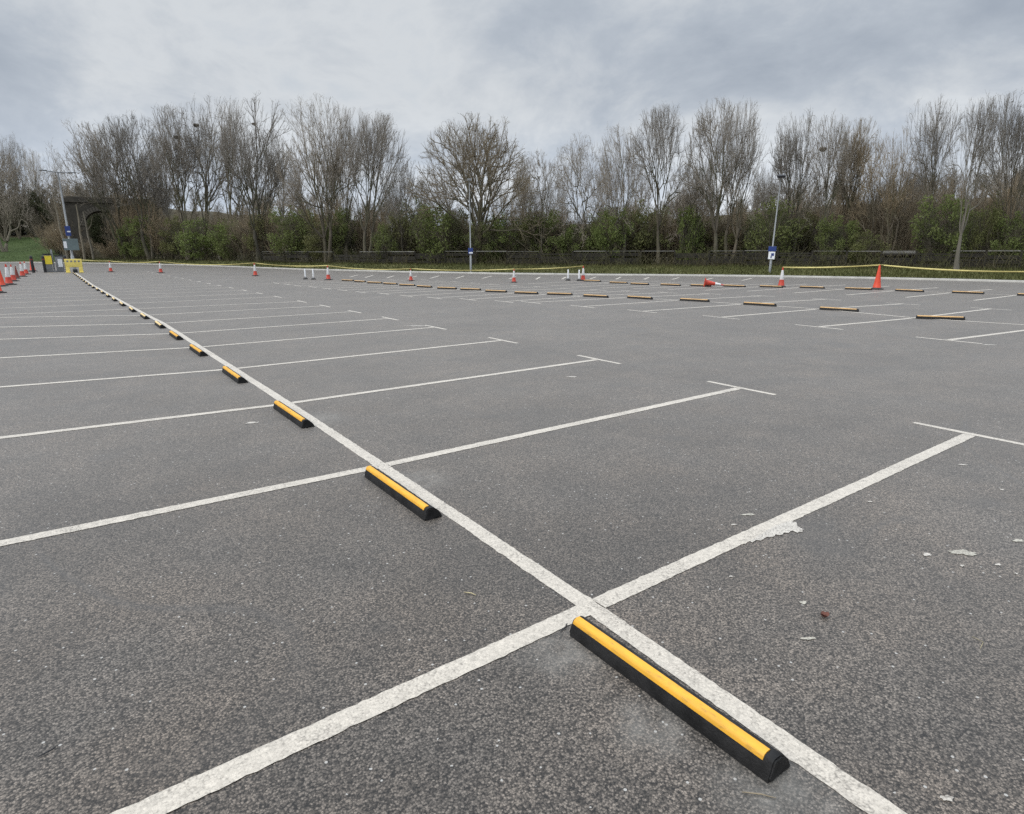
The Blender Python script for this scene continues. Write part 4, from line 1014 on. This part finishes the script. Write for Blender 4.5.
for i in range(330):
    px = rs.uniform(-260, 1300); off = rs.uniform(20, 105); dist = kerb(px)+off; x, y = at(px, dist); z = terrain(px, off)
    H = rs.uniform(3.6, 5.4) if not (420 < px < 660) else rs.uniform(2.8, 3.8)
    v, f = lo[i % 4]; a = rs.rand()*6.28; q = v.copy(); q[:, 0] = (v[:, 0]*math.cos(a)-v[:, 1]*math.sin(a))*1.25; q[:, 1] = (v[:, 0]*math.sin(a)+v[:, 1]*math.cos(a))*1.25
    parts.append((q*H+np.array([x, y, z-0.1]), f))
for i in range(26):
    px = rs.uniform(-40, 150); off = rs.uniform(26, 60); dist = kerb(px)+off; x, y = at(px, dist); z = terrain(px, off); H = rs.uniform(7.0, 9.0)
    v, f = lo[i % 4]; parts.append((v*np.array([1.2, 1.2, 1])*H+np.array([x, y, z-0.1]), f))
v, f = joinvf(parts)
tag(link_mesh('far_wood', np_mesh('far_wood', v, f), MT['twig_far']), 'brown leafless wood massed on the rising land behind', 'wood', kind='stuff')

# ------------------------------------------------------------------ fence at the back of the verge
def fpos(px, off=7.3): return at(px, kerb(px)+off)
fr = empty('boarded_fence', (*fpos(640), 0.0)); fx, fy = fpos(640)
tag(fr, 'low dark boarded fence with pale top rail behind the grass verge', 'fence')
sp = []; px = 262.0
while px < 1110:
    sp.append(px); d = kerb(px); px += 2.4/d*FPX*0.95
for i, px in enumerate(sp):
    x, y = fpos(px); z = terrain(px, 7.3)
    MB().box((x-fx, y-fy, z+0.5), (0.11, 0.11, 1.16), face(px, 50), bev=0.008).build('fence_post', MT['fence_wood'], fr)
    if i+1 < len(sp):
        x2, y2 = fpos(sp[i+1]); z2 = terrain(sp[i+1], 7.3); L = math.hypot(x2-x, y2-y); a = math.atan2(y2-y, x2-x); mz = (z+z2)/2
        gap = (i*7919) % 11
        if gap not in (3, 9):
            bm_ = MB()
            for k in range(7):
                if (i*31+k*17) % 5 == 0: continue
                bm_.box(((x+x2)/2-fx, (y+y2)/2-fy, mz+0.12+k*0.122+0.01*((i*5+k*3) % 4)), (L-0.13, 0.022, 0.098), a)
            bm_.build('board_panel', MT['fence_wood'], fr)
        if gap not in (5, 8, 1):
            MB().box(((x+x2)/2-fx, (y+y2)/2-fy, mz+1.06), (L-0.14, 0.09, 0.035+0.015*((i*13) % 3)), a).build('top_rail', MT['fence_rail'], fr)

# small red brick hut behind the fence
dh = kerb(917)+17; x, y = at(917, dh); z0 = terrain(917, 17)
r = empty('brick_hut', (x, y, z0-0.2), face(917, dh)); tag(r, 'small red brick hut glimpsed through the thicket on the right', 'hut')
zt = zat(917, 237, dh)-z0
MB().box((0, 0, zt/2), (1.9, 2.2, zt), bev=0.01).build('wall', MT['brick'], r)
m = MB(); m.extrude([(-1.1, zt+0.004), (0, zt+0.55), (1.1, zt+0.004)], -1.25, 1.25); m.build('roof', MT['roof'], r)
MB().box((0.3, -1.115, 1.0), (0.8, 0.05, 2.0)).build('door', MT['fence_wood'], r)
# low shelter with pale lintel over a black opening
dh = kerb(898)+8.6; x, y = at(899, dh); z0 = terrain(899, 8.6)
r = empty('low_shelter', (x, y, z0-0.1), face(899, dh)); tag(r, 'low dark shelter with a pale lintel over its black opening', 'shelter')
zt = zat(899, 253, dh)-z0+0.1
MB().box((0, 0.5, zt/2-0.1), (1.5, 0.06, zt-0.2)).build('back_wall', MT['black'], r)
for s in (-1, 1): MB().box((s*0.78, 0.1, zt/2-0.03), (0.08, 0.9, zt-0.06)).build('side_wall', MT['fence_wood'], r)
MB().box((0, -0.2, 0.2), (1.46, 0.06, 0.5)).build('front_wall', MT['fence_wood'], r)
MB().box((0, 0.1, zt+0.02), (1.9, 1.1, 0.09), bev=0.01).build('lintel', MT['fence_rail'], r)

# ------------------------------------------------------------------ stone bridge with an arch, behind the left trees
db = 116.0; x, y = at(106, db); zb = 0.0
r = empty('stone_bridge', (x, y, 0.0), face(106, db)); tag(r, 'old brown stone bridge with a round arch behind the left trees', 'bridge')
ax = 0.0; ar = 11.5/FPX*db*1.0; ztop = zat(106, 200, db); zsp = zat(106, 212, db)-ar
def wall_with_arch(hw_l, hw_r, top, thick):
    m = MB(); bm = m.bm; K = 22
    arc = [(ar*math.cos(math.pi-math.pi*k/K), zsp+ar*math.sin(math.pi-math.pi*k/K)) for k in range(K+1)]
    for y0, flip in ((-thick/2, False), (thick/2, True)):
        pts = []
        lower = [(-ar, -1)]+arc+[(ar, -1)]
        for (xa, za), (xb, zb_) in zip(lower, lower[1:]):
            if abs(xa-xb) < 1e-6: continue
            q = [bm.verts.new((xa, y0, za)), bm.verts.new((xb, y0, zb_)), bm.verts.new((xb, y0, top)), bm.verts.new((xa, y0, top))]; bm.faces.new(q if not flip else q[::-1])
        for xa, xb in ((-hw_l, -ar), (ar, hw_r)):
            q = [bm.verts.new((xa, y0, -1)), bm.verts.new((xb, y0, -1)), bm.verts.new((xb, y0, top)), bm.verts.new((xa, y0, top))]; bm.faces.new(q if not flip else q[::-1])
    lower = [(-ar, -1)]+arc+[(ar, -1)]
    for (xa, za), (xb, zb_) in zip(lower, lower[1:]):
        bm.faces.new([bm.verts.new((xa, -thick/2, za)), bm.verts.new((xa, thick/2, za)), bm.verts.new((xb, thick/2, zb_)), bm.verts.new((xb, -thick/2, zb_))])
    bm.faces.new([bm.verts.new(p) for p in ((-hw_l, -thick/2, top), (hw_r, -thick/2, top), (hw_r, thick/2, top), (-hw_l, thick/2, top))])
    return m
wall_with_arch(4.4, 7.5, ztop-0.5, 5.0).build('wall', MT['stone'], r)
m = MB(); m.box((1.55, -2.35, ztop-0.15), (11.9, 0.45, 0.7), bev=0.03); m.box((1.55, -2.42, ztop-0.52), (11.9, 0.5, 0.16), bev=0.02); m.build('parapet', MT['stone'], r)
m = MB(); K = 21
for k in range(K):
    a = math.pi*(k+0.5)/K; c, s = math.cos(a), math.sin(a)
    m.box(((ar+0.30)*c, -2.47, zsp+(ar+0.30)*s), (0.62, 0.26, 0.95*ar*math.pi/K), rot=Matrix.Rotation(-a, 4, 'Y'), bev=0.03)
m.build('arch_ring', simple("arch_stone", (0.085, 0.075, 0.060), 0.9, 0.3, 1.5), r)

# ------------------------------------------------------------------ litter on the asphalt
x, y = gp(824, 617); rs = np.random.RandomState(5)
bm = bmesh.new(); k = 9
for lay in range(2):
    ring = [bm.verts.new((0.022*math.cos(i*6.283/k+lay)*(0.7+0.5*rs.rand()), 0.018*math.sin(i*6.283/k+lay)*(0.7+0.5*rs.rand()), 0.006+0.010*rs.rand()+lay*0.008)) for i in range(k)]
    c = bm.verts.new((0.002, 0.001, 0.004+lay*0.010))
    for i in range(k): bm.faces.new((ring[i], ring[(i+1) % k], c))
me = bpy.data.meshes.new('dry_leaf'); bm.to_mesh(me); bm.free()
o = link_mesh('dry_leaf', me, MT['dry_leaf']); o.location = (x, y, 0.002); sd = o.modifiers.new('thickness', 'SOLIDIFY'); sd.thickness = 0.0015
tag(o, 'crumpled dark red brown leaf lying on the asphalt', 'leaf')
def twig_thing(name, p, q, r, mat, lab, bend=0.006):
    a = np.array(gp(*p)); b = np.array(gp(*q)); mid = (a+b)/2+np.array([bend, -bend])
    MBt = MB(); MBt.tube([(*a, r+0.002), (*((a+mid)/2), r+0.004), (*mid, r+0.006), (*((b+mid)/2), r+0.003), (*b, r+0.002)], [r*.6, r, r, r*.9, r*.5], 6)
    return tag(MBt.build(name, mat, None, 60), lab, 'twig')
twig_thing('twig', (742, 793), (776, 799), 0.0022, MT['twig_brown'], 'thin brown twig lying by the end of the nearest wheel stop')
twig_thing('straw_stalk', (972, 637), (980, 649), 0.0012, MT['straw'], 'pale curled stalk lying on the asphalt at the right', 0.02)
twig_thing('twig', (464, 593), (476, 596), 0.003, MT['straw'], 'small pale splinter lying left of the crossing lines')
twig_thing('twig', (561, 632), (567, 624), 0.003, MT['black'], 'short dark stick lying on the white line by the nearest stop')
twig_thing('twig', (38, 758), (56, 748), 0.003, MT['black'], 'thin dark stick lying on the asphalt at lower left')

# ------------------------------------------------------------------ light: overcast daylight
SUN_EL, SUN_AZ = math.radians(38), YAW-math.radians(118)            # azimuth measured from +Y towards +X
sd = bpy.data.lights.new("sun", 'SUN'); so = bpy.data.objects.new("sun", sd); COL.objects.link(so)
sd.energy = 1.5; sd.angle = math.radians(22); sd.color = (1.0, 0.965, 0.91)
dirv = Vector((math.sin(SUN_AZ)*math.cos(SUN_EL), math.cos(SUN_AZ)*math.cos(SUN_EL), math.sin(SUN_EL)))
so.rotation_euler = dirv.to_track_quat('Z', 'Y').to_euler(); so.location = (0, 0, 60)

w = bpy.data.worlds.new("World"); sc.world = w; w.use_nodes = True; nt = w.node_tree; n = N(nt)
bg = nt.nodes["Background"]; bg.inputs['Strength'].default_value = 0.10
sky = n.node('ShaderNodeTexSky'); sky.sky_type = 'NISHITA'; sky.sun_disc = False; sky.sun_elevation = SUN_EL; sky.sun_rotation = SUN_AZ
gen = n.node('ShaderNodeTexCoord').outputs['Generated']
sep = n.node('ShaderNodeSeparateXYZ', {0: gen})
zc = n.math('MAXIMUM', sep.outputs[2], 0.0)
den = n.math('ADD', zc, 0.42)
cu = n.node('ShaderNodeCombineXYZ', {0: n.math('DIVIDE', sep.outputs[0], den), 1: n.math('DIVIDE', sep.outputs[1], den), 2: 0.0}).outputs[0]
cu = n.node('ShaderNodeMapping', {'Vector': cu, 'Rotation': (0, 0, YAW), 'Location': (7.7, 1.4, 0)}).outputs[0]
warp = n.node('ShaderNodeTexNoise', {'Vector': cu, 'Scale': 0.8, 'Detail': 3.0})
wv = n.node('ShaderNodeVectorMath', {0: warp.outputs['Color'], 1: (0.5, 0.5, 0.5)}, operation='SUBTRACT').outputs[0]
wv = n.node('ShaderNodeVectorMath', {0: wv, 'Scale': 0.7}, operation='SCALE').outputs[0]
cw = n.node('ShaderNodeVectorMath', {0: cu, 1: wv}, operation='ADD').outputs[0]
c1 = n.noise(cw, 1.15, 5, 0.5); c2_ = n.noise(cw, 3.8, 7, 0.62)
cl = n.math('ADD', n.math('MULTIPLY', c1, 0.54), n.math('MULTIPLY', c2_, 0.46))
lum = n.ramp(cl, [(0.38, (3.40, 3.85, 4.50)), (0.49, (4.30, 4.75, 5.35)), (0.62, (6.1, 6.4, 6.7))])
thin = n.maprange(cl, 0.60, 0.72, 0.0, 0.22, True)
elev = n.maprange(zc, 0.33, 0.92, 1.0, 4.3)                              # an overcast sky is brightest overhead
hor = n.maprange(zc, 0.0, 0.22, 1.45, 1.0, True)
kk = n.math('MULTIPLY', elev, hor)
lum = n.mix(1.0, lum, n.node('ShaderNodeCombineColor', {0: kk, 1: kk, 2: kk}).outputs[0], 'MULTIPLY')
for nd in nt.nodes:
    if nd.type == 'MIX': nd.clamp_result = False
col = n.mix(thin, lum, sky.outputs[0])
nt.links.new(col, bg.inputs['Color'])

sc.view_settings.view_transform = 'Standard'; sc.view_settings.look = 'None'; sc.view_settings.exposure = 0.1; sc.view_settings.gamma = 1.0
sc.render.engine = 'CYCLES'
sc.cycles.max_bounces = 6; sc.cycles.diffuse_bounces = 5; sc.cycles.glossy_bounces = 2; sc.cycles.transmission_bounces = 2
sc.cycles.use_denoising = False; sc.cycles.sample_clamp_indirect = 4.0
sc.render.film_transparent = False
